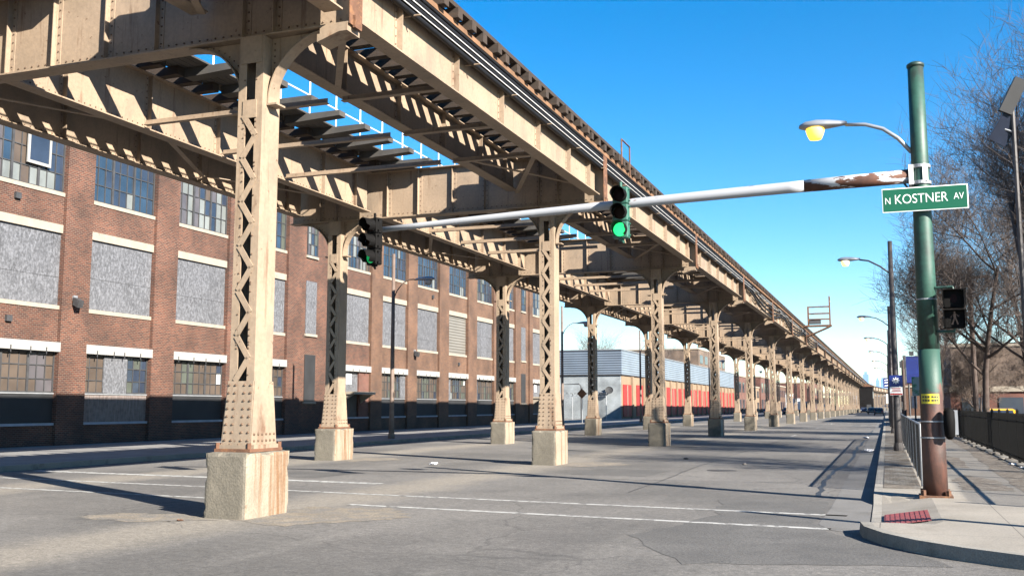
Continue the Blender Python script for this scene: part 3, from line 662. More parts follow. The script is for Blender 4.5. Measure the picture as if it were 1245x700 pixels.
# ties
def tie_mesh(x0, x1, w=.22, h=.2):
    b = MB(); b.box(x0, x1, -w / 2, w / 2, 0, h); return b
TS = .69
t0 = tie_mesh(-11.05, -7.6).build('railway_tie', wood); t1 = tie_mesh(-19.0, -15.0).build('railway_tie', wood)
def ties(src, ya, n, lab, grp):
    for i in range(n):
        o = src if i == 0 else src.copy()
        if i: COL.objects.link(o)
        o.location = (random.uniform(-.05, .05), ya + TS * i, GT + random.uniform(-.002, .004)); o.rotation_euler = (0, 0, random.uniform(-.006, .006))
        tag(o, lab, 'railway tie', grp)
ties(t0, -1.0, 205, 'dark wooden tie of the street-side track, its end overhanging the outer girder', 'ties of the street-side track')
ties(t1, 6.0, 90, 'dark wooden tie of the factory-side track, seen from below', 'ties of the factory-side track')
b = MB()
for i in range(205, 500):
    y = -1 + TS * i
    if y > 344: break
    b.box(-11.05, -7.6, y - .11, y + .11, GT, GT + .2)
for i in range(90, 480):
    y = 6 + TS * i
    if y > 344: break
    b.box(-19, -15, y - .11, y + .11, GT, GT + .2)
y = 344
while y < Y0 + SP * (NB - 1):
    d = bend(y); b.box(-11.05 + d, -7.6 + d, y - .11, y + .11, GT, GT + .2); b.box(-19 + d, -15 + d, y - .11, y + .11, GT, GT + .2); y += TS
tag(b.build('far_ties', wood), 'distant dark ties along the receding deck', 'railway ties', kind='stuff')
# rails
ZT = GT + .2
for x, lab in ((-8.72, 'steel running rail nearest the street edge of the deck'), (-10.15, 'second running rail of the street-side track'),
               (-16.25, 'running rail of the factory-side track nearest the middle gap'), (-17.68, 'running rail nearest the factory on the deck')):
    b = MB(); q = .055 if x > -9 else 0; b.box(x - .065, x + .065, -2, 345, ZT + q + .006, ZT + q + .03); b.box(x - .012, x + .012, -2, 345, ZT + q + .03, ZT + q + .12); b.box(x - .035, x + .035, -2, 345, ZT + q + .12, ZT + q + .16)
    tag(b.build('track_rail', rust), lab, 'rail', 'running rails')
# guard timbers and footboards
b = MB(); b.box(-7.82, -7.63, -2, 345, ZT + .006, ZT + .1)
tag(b.build('guard_timber', wood), 'long squared dark timber along the outer ends of the street-side ties', 'timber')
b = MB(); b.box(-7.83, -7.70, -2, 345, GT - .11, GT - .004)
tag(b.build('packing_timber', wood_orange), 'orange-brown timber strip under the tie ends along the outer girder', 'timber')
b = MB()
for x in (-7.97, -8.1, -8.235, -8.37, -8.505, -8.64, -8.775, -8.91, -9.045, -9.18, -9.315): b.box(x - .065, x + .065, -2, 345, ZT + .008, ZT + .05)
tag(b.build('footwalk', plank), 'boarded footwalk along the street-side track', 'footwalk')
b = MB()
for i in range(5): b.box(-15.3 + i * .2, -15.12 + i * .2, -2, 345, ZT + .008, ZT + .05)
tag(b.build('footwalk', plank), 'grey boarded walkway beside the white railing over the middle gap', 'footwalk')
b = MB()
for i in range(6): b.box(-17.5 + i * .2, -17.32 + i * .2, -2, 345, ZT + .01, ZT + .05)
tag(b.build('footwalk', plank), 'boarded footwalk between the factory-side rails', 'footwalk')
b = MB(); b.box(-19.1, -18.95, -2, 345, ZT + .006, ZT + .2); b.box(-19.1, -18.98, -2, 345, GT - .02, ZT + .004)  # added so the deck casts a straight shadow edge on the factory
tag(b.build('guard_timber', wood_orange), 'timber fascia added along the factory-side deck edge to straighten its shadow', 'timber')
b = MB()
for i in range(6): b.box(-18.9 + i * .2, -18.72 + i * .2, -2, 345, ZT + .01, ZT + .05)  # added boards that stop light dashes reaching the factory wall
tag(b.build('footwalk', plank), 'boards added along the factory-side deck edge to block sunlight', 'footwalk')
# outriggers
ob = MB(); ob.prism([(-15.0, -.16, -.02), (-13.3, -.16, .06), (-13.3, -.16, .2), (-15.0, -.16, .2)], (0, .32, 0)); o0 = ob.build('walkway_outrigger', plank)
ob = MB()
for i in range(88):
    o = o0 if i == 0 else o0.copy()
    if i: COL.objects.link(o)
    o.location = (0, 6.35 + TS * 2 * i, GT + .001)
    tag(o, 'grey timber outrigger jutting into the gap below the white railing', 'outrigger', 'outriggers of the middle walkway')
rl = thing('walkway_railing', 'white pipe railing along the middle walkway, seen against the sky between the girders', 'railing', (-14.32, 0, ZT + .05))
for z in (.5, .95):
    b = MB(); b.tube([(0, 6, z), (0, 130, z)], .022, 6); b.build('rail', railing_white, rl)
pb = MB(); pb.tube([(0, 0, 0), (0, 0, .97)], .024, 6); p0 = None
for i in range(90):
    if p0 is None: p0 = pb.build('post', railing_white, rl); o = p0
    else: o = p0.copy(); COL.objects.link(o)
    o.location = (0, 6.35 + TS * 2 * i, -.0)

# cables along the outer girder
def cable(name, x, z, r, m, lab, sag):
    pts = []; y = -2
    while y < 345:
        s = 0
        if 62 < y < 122: s = sag * (abs(sin(pi * (y - 62) / 20)) ** 1.0)
        pts.append((x, y, z - s)); y += 2.5 if 55 < y < 125 else 7.5
    b = MB(); b.tube(pts, r, 8); return tag(b.build(name, m, smooth=True), lab, 'cable', 'cables along the outer girder')
cable('power_cable', -7.80, 8.80, .056, black_cable, 'lowest black cable along the white outer girder', .75)
cable('power_cable', -7.78, 8.93, .058, black_cable, 'second black cable from the bottom along the outer girder', .6)
cable('power_cable', -7.76, 9.06, .056, black_cable, 'third black cable from the bottom, under the ties', .42)
cable('power_cable', -7.74, 9.16, .036, black_cable, 'thin top black cable just under the tie ends', .25)
b = MB(); b.tube([(-7.72, -2, 8.995), (-7.72, 345, 8.995)], .012, 6); tag(b.build('gleam', gleam_white), 'thin painted conduit between the black cables', 'gleam')  # added rods that draw the sunlit gaps between the cables
b = MB(); b.tube([(-7.73, -2, 8.865), (-7.73, 345, 8.865)], .011, 6); tag(b.build('gleam', gleam_white), 'thin painted conduit below the black cables', 'gleam')
hb = MB(); hb.box(-7.99, -7.64, -.02, .02, 8.755, 8.775); h0 = hb.build('cable_hanger', steel_rusty)
for i in range(46):
    o = h0 if i == 0 else h0.copy()
    if i: COL.objects.link(o)
    o.location = (0, 3.3 + 2.53 * i + (0 if i % 6 else .3), 0)
    tag(o, 'small iron hanger bracket holding the black cables on the outer girder', 'bracket', 'cable hangers')
# small service frame at the second column
t = thing('service_ladder', 'small rusty pipe frame standing at the deck edge near the hanging signal', 'frame', (-7.62, 31.0, 9.5))
b = MB(); b.tube([(0, -.5, -.2), (0, -.5, .62), (0, .55, .62), (0, .55, -.35)], .028, 6); b.build('frame', rust, t)
# cantilevered signal platform
t = thing('signal_platform', 'small railed platform cantilevered from the deck edge against the sky', 'platform', (-7.6, 101, 9.35))
b = MB(); b.box(-.3, 2.5, -.5, .5, -.02, .12); b.build('floor', rust, t)
for y in (-.45, .45):
    b = MB(); b.bar((2.35, y, -.03), (.1, y, -1.0), .1, .1); b.build('strut', rust, t)
for x, h in ((.35, 1.9), (2.35, 2.85)):
    for y in (-.45, .45):
        b = MB(); b.box(x - .05, x + .05, y - .05, y + .05, .12, h); b.build('post', rust, t)
for z in (.65, 1.2, 1.85):
    for y in (-.45, .45):
        b = MB(); b.box(.35, 2.4, y - .03, y + .03, z, z + .07); b.build('rail', rust, t)
b = MB(); b.box(.45, 1.5, -.38, .38, .25, .62); b.build('cabinet', box_grey, t)
b = MB(); b.box(2.3, 2.42, -.45, .45, 2.3, 2.4); b.build('rail', steel, t)
b = MB(); b.box(2.3, 2.42, -.45, .45, 2.78, 2.86); b.build('rail', steel, t)
# dark stair enclosure at the far end
stair_dark = mat('near_black_boarding', (.006, .005, .005), .9, .3, 2, spec=.1)  # near-black base colour with slight random variation
t = thing('station_stairhouse', 'dark stair enclosure standing under the railway at the far end of the street', 'stair house', (-7.6, 322, 0))
b = MB(); b.box(-2.4, 2.0, 0, 14, 0, 7.6); b.build('wall', stair_dark, t)
b = MB(); b.prism([(-2.7, -.4, 7.62), (2.4, -.4, 7.62), (-.2, -.4, 8.6)], (0, 14.8, 0)); b.build('roof', rust, t)
b = MB(); b.box(.2, 1.5, -.06, -.002, 0, 2.3); b.build('door', frame_m, t)
b = MB(); b.box(2.002, 2.06, 2, 12, 4.2, 6.2); b.build('window', G_GREY, t)

RA = -.006; PV = Vector((-9.5, 20, 0)); RM = Matrix.Translation(PV) @ Matrix.Rotation(RA, 4, 'Z') @ Matrix.Translation(-PV)
for o in set(COL.objects) - BEFORE:
    if o.parent is None:
        o.location = RM @ o.location; o.rotation_euler.z += RA
# ------------------------------------------------------------------ brick factory
WX = -31.5
def window(parent, y0, y1, z0, z1, cols, rows, pal, seed, groups=3, x=WX - .12, name='window'):
    rnd = random.Random(seed)
    f = MB(); W_ = y1 - y0; H_ = z1 - z0
    f.box(x - .04, x + .05, y0, y1, z0, z0 + .06); f.box(x - .04, x + .05, y0, y1, z1 - .06, z1); f.box(x - .04, x + .05, y0, y0 + .06, z0 + .06, z1 - .06); f.box(x - .04, x + .05, y1 - .06, y1, z0 + .06, z1 - .06)
    for i in range(1, cols):
        y = y0 + W_ * i / cols; th = .055 if groups and i % (max(1, cols // groups)) == 0 else .018
        f.box(x - .02, x + (.06 if th > .03 else .035), y - th, y + th, z0 + .06, z1 - .06)
    for j in range(1, rows):
        z = z0 + H_ * j / rows; f.box(x - .022, x + .033, y0 + .06, y1 - .06, z - .02, z + .02)
    fo = f.build(name, frame_m, parent)
    g = MB()
    ps = []
    for i in range(cols):
        for j in range(rows):
            a, c = y0 + W_ * i / cols, y0 + W_ * (i + 1) / cols; d, e = z0 + H_ * j / rows, z0 + H_ * (j + 1) / rows
            if i % 3 == 0 and j == 0 or rnd.random() < .3: base_k = rnd.choices(range(len(pal)), [q[1] for q in pal])[0]
            k = base_k if rnd.random() < .72 else rnd.choices(range(len(pal)), [q[1] for q in pal])[0]
            tl = rnd.gauss(0, .012)
            g.add([(x + tl, a, d), (x - tl, c, d), (x - tl, c, e), (x + tl, a, e)], [(0, 1, 2, 3)], k)
    g.build('panes', [q[0] for q in pal], fo)
    return fo
FT = [(G_DARK, 3), (G_BLUE, 4), (G_GREY, 2.5), (G_PUR, 2), (G_GRN, 1)]
FT_A = [(G_GREY, 4), (G_PUR, 3), (G_DARK, 2), (G_BLUE, 1), (G_BRN, 1.5)]
FT_B = [(G_DARK, 5), (G_BLUE, 4), (G_GREY, 2), (G_GRN, 1)]
FT_C = [(G_PUR, 5), (G_GREY, 3), (G_BRN, 1.5), (G_DARK, 1)]
F_BLUE = [(G_DARK, 3), (G_BLUE, 7), (G_GREY, 1)]
F_GROUND = [(G_BRN, 8), (G_GRN, 4), (G_GREY, .4), (G_DARK, 1), (G_WHT, .15)]
F_BROWN = [(G_BRN, 8), (G_PUR, 1), (G_WHT, .6), (G_ORG, .35)]
fac = thing('brick_factory', 'long red-brown brick factory with boarded windows behind the elevated railway', 'factory', (0, 0, 0))
E0, E1 = 21.9, 96.6
b = MB(); b.box(-52, WX - .3, E0 + .1, E1, .1, 15.3); b.build('core_wall', brick, fac)
b = MB(); b.box(-52.2, WX + .12, E0, E1 + .1, 15.3, 15.55); b.build('coping', stone_cream, fac)
bays = []
for y in (22.4, 27.95, 33.45, 39.0, 44.5): bays.append((y, y + 4.0, 'w'))
bays.append((49.9, 53.1, 's'))
for y in (54.55, 59.95, 65.3, 70.9, 76.6, 82.0): bays.append((y, y + 3.85, 'w'))
bays.append((87.0, 89.7, 's')); bays.append((90.6, 94.9, 'w'))
prev = E0
for i, (a, c, k) in enumerate(bays):
    m = brick if a < 53 else brick_y
    p = MB(); p.box(WX - .3, WX + .16, prev, a, .1, 15.3); p.build('pilaster', m, fac); prev = c
p = MB(); p.box(WX - .3, WX + .16, prev, E1, .1, 15.3); p.build('pilaster', brick_y, fac)
for i, (a, c, k) in enumerate(bays):
    m = brick if a < 58.5 else brick_y
    s = MB()
    if k == 's':
        s.box(WX - .3, WX - .0, a, c, .1, 15.3); s.build('spandrel', m, fac)
        y0 = a + .7; y1 = a + 1.85
        for z0, z1, mt in ((5.9, 9.0, board), (2.0, 4.7, dark_panel), (10.5, 13.2, None)):
            if mt is None: window(fac, y0, y1, z0, z1, 3, 4, FT, i, 0, WX + .03)
            else: b = MB(); b.box(WX + .002, WX + .04, y0, y1, z0, z1); b.build('boarded_window', mt, fac)
            b = MB(); b.box(WX + .002, WX + .1, y0 - .08, y1 + .08, z0 - .14, z0); b.build('sill', stone_cream, fac)
        continue
    for z0, z1 in ((.1, .95), (4.3, 5.62), (9.1, 10.28), (13.5, 15.3)):
        s = MB(); s.box(WX - .3, WX, a, c, z0, z1); s.build('spandrel', m, fac)
    b = MB(); b.box(WX - .3, WX + .06, a, c, .95, 1.05); b.build('sill', sill_blue, fac)
    b = MB(); b.box(WX - .28, WX + .04, a, c, 5.62, 5.78); b.build('sill', stone_cream, fac)
    b = MB(); b.box(WX - .28, WX + .04, a, c, 10.28, 10.44); b.build('sill', stone_cream, fac)
    b = MB(); b.box(WX - .28, WX + .03, a, c, 8.76, 9.1); b.build('lintel', stone_cream, fac)
    b = MB(); b.box(WX - .28, WX + .175, a - .04, c + .04, 3.9, 4.28)
    rr = random.Random(i)
    b.build('lintel', stone_white, fac)
    b = MB()
    for q in range(4):
        y = a + (c - a) * (q + .4 + rr.uniform(-.2, .2)) / 4; b.box(WX + .177, WX + .2, y - .02, y + .02, 3.78, 4.05)
    b.build('iron_hook', frame_m, fac)
    # second floor
    if i == 9: b = MB(); b.box(WX - .2, WX - .1, a, c, 5.78, 8.76); b.build('louvre', louvre_m, fac)
    else:
        b = MB(); n_ = rr.choice((2, 3, 3)); cuts = [a] + [a + (c - a) * (q + rr.uniform(-.12, .12)) / n_ for q in range(1, n_)] + [c]
        for q in range(n_): b.box(WX - .2, WX - .08 + (.004 if q % 2 else 0) + rr.uniform(0, .002), cuts[q], cuts[q + 1], 5.78, 8.76, rr.choice((0, 0, 1)))
        bo = b.build('boarded_window', [board, board_b], fac)
        b = MB()
        zz = 6.9 + rr.uniform(-.4, .6); b.box(WX - .079, WX - .07, a + .02, c - .02, zz, zz + .015)
        b.build('sheet_joint', frame_m, bo)
    window(fac, a, c, 10.44, 13.5, 9, 4, (FT_A, FT_A, FT_B, FT_C, FT_B, FT_C, FT_A, F_BLUE, F_BLUE, F_BLUE)[i] if i < 10 else FT, 40 + i, 3)
    if i == 1:      # an opened sash with a pale frame
        b = MB(); x = WX + .03
        for (ya, yb, za, zb) in ((29.9, 30.02, 11.3, 12.75), (31.0, 31.1, 11.3, 12.75), (30.02, 31.0, 11.3, 11.42), (30.02, 31.0, 12.65, 12.75)): b.box(x - .03, x + .03, ya, yb, za, zb)
        sf = b.build('open_sash', stone_white, fac); b = MB(); b.box(x - .012, x + .004, 30.02, 31.0, 11.42, 12.65); b.build('pane', G_DARK, sf)
    # ground floor
    pm = wood_panel if i == 2 else dark_panel
    if i == 6 or i == 13:   # door bay
        b = MB(); b.box(WX - .3, WX + .02, a, a + .5, 1.05, 3.9); b.box(WX - .3, WX + .02, c - 1.3, c, 1.05, 3.9); b.build('door_surround', brick_d, fac)
        b = MB(); b.box(WX - .2, WX - .1, a + .5, c - 1.3, 2.6, 3.88); b.build('transom_board', board, fac)
        b = MB(); b.box(WX - .2, WX - .12, a + .5, c - 1.3, .98 + .08, 2.45); d_ = b.build('door', frame_m, fac)
        b = MB(); b.box(WX - .119, WX - .06, a + .62, a + .68, 1.5, 1.75); b.build('handle', galv, d_)
        b = MB(); b.box(WX - .05, WX + 1.0, a + .2, c - .9, 2.46, 2.62); b.prism([(WX + .02, a + .3, 2.45), (WX + .9, a + .3, 2.45), (WX + .02, a + .3, 1.9)], (0, .12, 0)); b.prism([(WX + .02, c - 1.15, 2.45), (WX + .9, c - 1.15, 2.45), (WX + .02, c - 1.15, 1.9)], (0, .12, 0)); b.build('door_hood', stone_cream, fac)
        b = MB(); b.box(WX - .098, WX - .08, a + 1.1, a + 1.75, 3.1, 3.75); b.build('notice_board', sign_white, fac)
        continue
    b = MB(); b.box(WX - .2, WX - .06, a, c, 1.05, 2.2); b.build('lower_panel', pm, fac)
    b = MB(); b.box(WX - .22, WX - .02, a, c, 2.2, 2.25); b.build('window_ledge', galv, fac)
    window(fac, a, c, 2.25, 3.9, 9, 3, F_BROWN if i == 1 else F_GROUND, 70 + i, 3)
    if i == 2: b = MB(); b.box(WX - .1, WX - .03, a + 1.25, a + 2.65, 2.26, 3.89); b.build('metal_sheet', board, fac)
    if i in (7, 9, 10): b = MB(); q = c - .75 if i == 7 else a; b.box(WX - .1, WX - .03, q, q + .75, 2.26, 3.89); b.build('metal_sheet', board, fac)
for y, z, w_ in ((29.4, 9.75, .26), (29.3, 4.95, .26), (68, 9.7, .2), (73, 4.9, .2)):
    b = MB(); b.box(WX + .002, WX + .12, y, y + w_, z, z + .24); b.build('vent_box', frame_m, fac)
for y, z in ((32.6, 6.15), (64.8, 5.6)):
    fl = thing('wall_floodlight', 'dark floodlight on a pilaster %s' % ('near the left edge of the factory' if y < 50 else 'beyond the left-hand street lamp'), 'floodlight', (WX + .16, y, z), 'floodlights on the factory')
    b = MB(); b.box(.002, .08, -.1, .1, -.1, .1); b.build('mount', galv, fl)
    b = MB(); b.prism([(.08, -.14, .02), (.4, -.14, -.12), (.32, -.14, -.42), (.08, -.14, -.3)], (0, .28, 0)); b.build('lamp_body', frame_m, fl)

# ------------------------------------------------------------------ ribbed metal shed with red doors
sh = thing('metal_shed', 'low whitewashed and tan shed with blue-grey ribbed metal top and red doors', 'shed', (0, 0, 0))
SX0, SX1, SY0, SY1 = -62, -31.45, 125, 226
b = MB(); b.box(SX0, SX1 - .05, SY0, SY0 + .3, .1, 5.65); b.build('front_wall', white_block, sh)
b = MB(); b.box(SX0, SX1, SY0 + .3, SY1, .1, 5.65); b.build('side_wall', tan_wall, sh)
b = MB(); b.box(SX0, SX1 + .1, SY0 - .1, SY0 + .2, 5.8, 8.85); b.build('front_cladding', corr_front, sh)
b = MB(); b.box(SX0, SX1 + .1, SY0 + .2, SY1, 5.8, 8.85); b.build('side_cladding', corr_side, sh)
b = MB(); b.box(SX0, SX1 + .16, SY0 - .16, SY1, 5.65, 5.8); b.build('gutter_strip', frame_m, sh)
b = MB(); b.box(SX0, SX1 + .18, SY0 - .18, SY1, 8.85, 8.97); b.build('roof_edge', galv, sh)
yy = 125.9; i = 0
while yy < 222:
    wd = 3.6 if i % 2 else 4.2
    b = MB(); b.box(SX1, SX1 + .12, yy, yy + wd, .45, 4.5 + (i % 3) * .06); d_ = b.build('door', red_door, sh)
    if i % 2 == 0: b = MB(); b.box(SX1 + .12, SX1 + .15, yy + wd / 2 - .12, yy + wd / 2 + .12, .5, 4.45); b.build('door_meeting_strip', stone_cream, d_)
    b = MB(); b.box(SX1, SX1 + .3, yy + wd + .1, yy + wd + .65, .1, 5.6); b.build('buttress', tan_wall, sh)
    yy += wd + .75 + (2.4 if i == 0 else 0); i += 1
b = MB(); b.tube([(SX1 - 3.4, SY0 - .3, 3.6), (SX1 - 1.6, SY0 - .5, 3.4)], .07, 6); b.build('pipe', galv, sh)
ds = thing('satellite_dish', 'dark dish tilted upward on the white shed front', 'satellite dish', (-32.9, 124.6, 3.7))
b = MB(); b.lathe([(.02, 0), (.4, .05), (.5, .14), (.52, .16), (.4, .08), (.02, .03)], (0, 0, 0), 14); o = b.build('dish', dark_panel, ds); o.rotation_euler = (radians(60), radians(25), 0)
b = MB(); b.tube([(0, .35, -.3), (0, 0, 0)], .04, 6); b.build('arm', galv, ds)
# yard fence with barbed wire in front of the shed
yf = thing('yard_fence', 'tall chain-link yard fence with barbed wire before the white shed wall', 'fence', (0, 117.5, 0))
for x in [-44 + 2.1 * i for i in range(7)]:
    b = MB(); b.tube([(x, 0, .1), (x, 0, 3.0), (x + .1, -.25, 3.3)], .045, 6); b.build('post', galv, yf)
b = MB(); b.tube([(-44, 0, 2.95), (-31.4, 0, 2.95)], .03, 6); b.build('top_rail', galv, yf)
b = MB()
for i in range(90):
    x = -44 + .14 * i
    b.bar((x, 0, .2), (x + 2.7 if x + 2.7 < -31.4 else -31.4, 0, 2.9 if x + 2.7 < -31.4 else .2 + (-31.4 - x)), .012, .012)
    b.bar((x, .01, 2.9), (x + 2.7 if x + 2.7 < -31.4 else -31.4, .01, .2 if x + 2.7 < -31.4 else 2.9 - (-31.4 - x)), .012, .012)
b.build('mesh', chain_m, yf)
b = MB()
for j in range(2):
    pts = []
    for i in range(120): pts.append((-44 + 12.6 * i / 119, -.15 + .16 * cos(i * 1.3 + j), 3.22 + .16 * sin(i * 1.3 + j)))
    b.tube(pts, .012, 4)
b.build('barbed_wire', frame_m, yf)
gp = thing('pipe_gate', 'dark pipe gate frame standing in front of the white shed wall', 'gate', (-37.1, 118.6, 0))
b = MB(); b.tube([(0, 0, .1), (0, 0, 4.4), (2.0, 0, 4.45), (2.25, 0, 4.2), (2.25, 0, .1)], .07, 8); b.build('frame', frame_m, gp)
# low brick houses and stores farther along the left
def block(name, lab, cat, x0, x1, y0, y1, h, m, win=True, wc=G_DARK, rows=2, cols=5, cornice=stone_cream, face='x', sgn=1):
    t = thing(name, lab, cat, (0, 0, 0))
    b = MB(); b.box(x0, x1, y0, y1, .1, h); b.build('wall', m, t)
    b = MB(); b.box(x0 - .15, x1 + .15, y0 - .15, y1 + .15, h, h + .35); b.build('cornice', cornice, t)
    for r in range(rows):
        for c in range(cols):
            z0 = 1.0 + (h - .6) * r / rows; z1 = z0 + (h / rows) * .55
            ya = y0 + (y1 - y0) * (c + .22) / cols; yb = y0 + (y1 - y0) * (c + .78) / cols
            X = x1 if sgn > 0 else x0
            b = MB(); b.box(X, X + sgn * .06, ya, yb, z0, z1); w_ = b.build('window', frame_m, t)
            b = MB(); b.box(X + sgn * .06, X + sgn * .075, ya + .1, (ya + yb) / 2 - .04, z0 + .1, z1 - .1); b.box(X + sgn * .06, X + sgn * .075, (ya + yb) / 2 + .04, yb - .1, z0 + .1, z1 - .1); b.build('pane', wc, w_)
    for c in range(3):   # end wall facing the camera
        xa = x0 + (x1 - x0) * (c + .3) / 3; xb = x0 + (x1 - x0) * (c + .62) / 3
        b = MB(); b.box(xa, xb, y0 - .05, y0, 1.4, min(3.6, h - .8)); w_ = b.build('window', frame_m, t)
        b = MB(); b.box(xa + .1, xb - .1, y0 - .065, y0 - .05, 1.5, min(3.5, h - .9)); b.build('pane', wc, w_)
    return t
block('brick_store', 'deep red brick store just past the red-doored shed', 'store', -48, -31.6, 229, 252, 8.6, brick_d, cols=4)
block('brick_store', 'tall brown brick building rising behind the red-doored shed', 'building', -70, -44, 255, 300, 16, brick_b, rows=4, cols=6)
block('brick_store', 'pale fronted store beyond the deep red brick store', 'store', -46, -31.6, 256, 275, 6.5, tan_wall, cols=3)
block('brick_store', 'second dark red brick building along the far left of the street', 'building', -50, -31.6, 279, 312, 9.5, brick_d, cols=5)
block('brick_store', 'buff brick building at the far left end of the street', 'building', -50, -31.6, 318, 350, 8, brick_y, cols=5)
block('brick_store', 'small white painted store glimpsed between the distant columns', 'store', -44, -31.0, 354, 372, 6, truck_white, cols=3)
block('brick_store', 'last brick building where the left side of the street curves', 'building', -40, -24, 378, 430, 10, brick_d, cols=6)

# ------------------------------------------------------------------ vehicles
def car(name, lab, loc, rz, paint, L_=4.5, H_=1.5, W_=1.8, cat='car'):
    t = thing(name, lab, cat, loc, None, rz)
    hw = W_ / 2
    prof = [(-L_ / 2, .38), (-L_ / 2 + .05, .85), (-L_ / 2 + .55, .95), (-L_ / 2 + 1.15, H_ - .04), (-L_ / 2 + 1.7, H_), (.35, H_), (.75, H_ - .06), (1.35, 1.0), (L_ / 2 - .25, .86), (L_ / 2, .65), (L_ / 2, .35)]
    b = MB(); vs = []
    for x in (-hw, -hw + .1, hw - .1, hw):
        for y, z in prof:
            xx = x if z < 1.02 else x * .82
            zz = z if abs(x) < hw - .05 or z < .5 else z - .06
            vs.append((xx, y, zz))
    n = len(prof); fs = [tuple(range(n)), tuple(range(3 * n, 4 * n))[::-1]]
    for i in range(3):
        for k in range(n): fs.append((i * n + k, i * n + (k + 1) % n, (i + 1) * n + (k + 1) % n, (i + 1) * n + k))
    b.add(vs, fs); b.build('body', paint, t)
    for sx in (-1, 1):
        b = MB(); x = sx * (hw * .82 + .004)
        b.prism([(x, -L_ / 2 + .95, 1.03), (x, -L_ / 2 + 1.3, H_ - .14), (x, .4, H_ - .14), (x, 1.1, 1.03)], (sx * .01, 0, 0)); b.build('side_window', G_DARK, t)
    b = MB(); b.prism([(-hw * .7, -L_ / 2 + .60, 1.0), (hw * .7, -L_ / 2 + .60, 1.0), (hw * .66, -L_ / 2 + 1.06, H_ - .12), (-hw * .66, -L_ / 2 + 1.06, H_ - .12)], (0, -.03, .02)); b.build('rear_window', G_DARK, t)
    b = MB(); b.prism([(-hw * .7, 1.32, 1.06), (hw * .7, 1.32, 1.06), (hw * .66, .86, H_ - .1), (-hw * .66, .86, H_ - .1)], (0, .03, .02)); b.build('windscreen', G_DARK, t)
    for sx in (-1, 1):
        b = MB(); b.box(sx * hw * .55, sx * hw * .92, -L_ / 2 - .015, -L_ / 2 + .03, .66, .82); b.build('tail_light', sign_red, t)
        b = MB(); b.box(sx * hw * .55, sx * hw * .9, L_ / 2 - .05, L_ / 2 + .012, .56, .7); b.build('headlight', sign_white, t)
    b = MB(); b.box(-hw + .05, hw - .05, -L_ / 2 - .06, -L_ / 2 + .1, .32, .52); b.build('bumper', visor_m, t)
    for sx in (-1, 1):
        for y in (-L_ / 2 + .85, L_ / 2 - .85):
            b = MB(); b.lathe([(.2, -.1), (.31, -.1), (.33, -.06), (.33, .06), (.31, .1), (.2, .1)], (sx * (hw - .09), y, .33), 16, 'x'); w_ = b.build('wheel', rubber, t)
            b = MB(); b.lathe([(.04, 0), (.19, 0), (.2, .02)], (sx * (hw + .0), y, .33), 12, 'x'); b.build('rim', galv, w_)
    return t
car('parked_car', 'dark car parked by the right kerb at the far end of the street', (-1.5, 214, 0), 0, car_dark)
car('parked_car', 'second dark car behind the first, farther down the street', (-3.3, 252, 0), 0, car_dark)
car('parked_car', 'small dark car half hidden at the viaduct end of the street', (-6.0, 300, 0), pi, car_blue)
car('parked_car', 'yellow car parked behind the black iron fence', (5.75, 61, .15), 0, car_yellow, 3.9, 1.45, 1.7)
car('parked_car', 'navy car parked under the railway among distant columns', (-20.6, 196, 0), 0, car_blue, 4.8, 1.75, 1.9)
car('parked_car', 'dark car parked at the left kerb beyond the red doors', (-20.6, 232, 0), 0, car_dark)
tr = thing('box_truck', 'white box truck glimpsed between distant columns on the left', 'truck', (-21.2, 262, 0))
b = MB(); b.box(-1.2, 1.2, -3.2, 2.2, .9, 3.7); b.build('cargo_box', truck_white, tr)
b = MB(); b.prism([(-1.1, 2.3, .6), (-1.1, 4.2, .6), (-1.1, 4.2, 1.6), (-1.1, 3.6, 2.6), (-1.1, 2.3, 2.6)], (2.2, 0, 0)); c_ = b.build('cab', truck_white, tr)
b = MB(); b.box(-.9, .9, 4.21, 4.23, .8, 1.2); b.build('grille', visor_m, c_)
b = MB(); b.box(-1.0, 1.0, -3.1, 4, .55, .9); b.build('chassis', visor_m, tr)
for sx in (-1, 1):
    for y in (-2.2, 3.2):
        b = MB(); b.lathe([(.25, -.14), (.48, -.14), (.48, .14), (.25, .14)], (sx * 1.0, y, .48), 14, 'x'); b.build('wheel', rubber, tr)

# ------------------------------------------------------------------ street lamps
def lamp_head(parent, end, d, lens_m, s=1.0):
    """cobra head pointing along d (unit xy) from the arm end"""
    e = Vector(end); d = Vector((d[0], d[1], 0)); u = Vector((-d.y, d.x, 0)); b = MB()
    prof = [(0, .05, .05), (.12, .075, .07), (.32, .15, .10), (.55, .19, .12), (.75, .17, .10), (.86, .09, .05), (.88, .02, .02)]
    n = 14; o = 0
    for t, w_, h in prof:
        for k in range(n):
            a = 2 * pi * k / n; zz = sin(a) * h
            if zz < 0: zz *= .55
            b.v.append(tuple(e + d * t * s + u * cos(a) * w_ * s + Vector((0, 0, zz * s + .02 * s))))
    for i in range(len(prof) - 1):
        for k in range(n): b.f.append([i * n + k, i * n + (k + 1) % n, (i + 1) * n + (k + 1) % n, (i + 1) * n + k]); b.m.append(0)
    b.f.append(list(range(n))); b.m.append(0); b.f.append(list(range((len(prof) - 1) * n, len(prof) * n))); b.m.append(0)
    b.build('lamp_head', lamp_grey, parent, smooth=True)
    b = MB(); c = e + d * .58 * s
    b.lathe([(.17 * s, -.03 * s), (.175 * s, -.06 * s), (.15 * s, -.15 * s), (.11 * s, -.235 * s), (.05 * s, -.245 * s)], c, 16); b.build('lens', lens_m, parent, smooth=True)

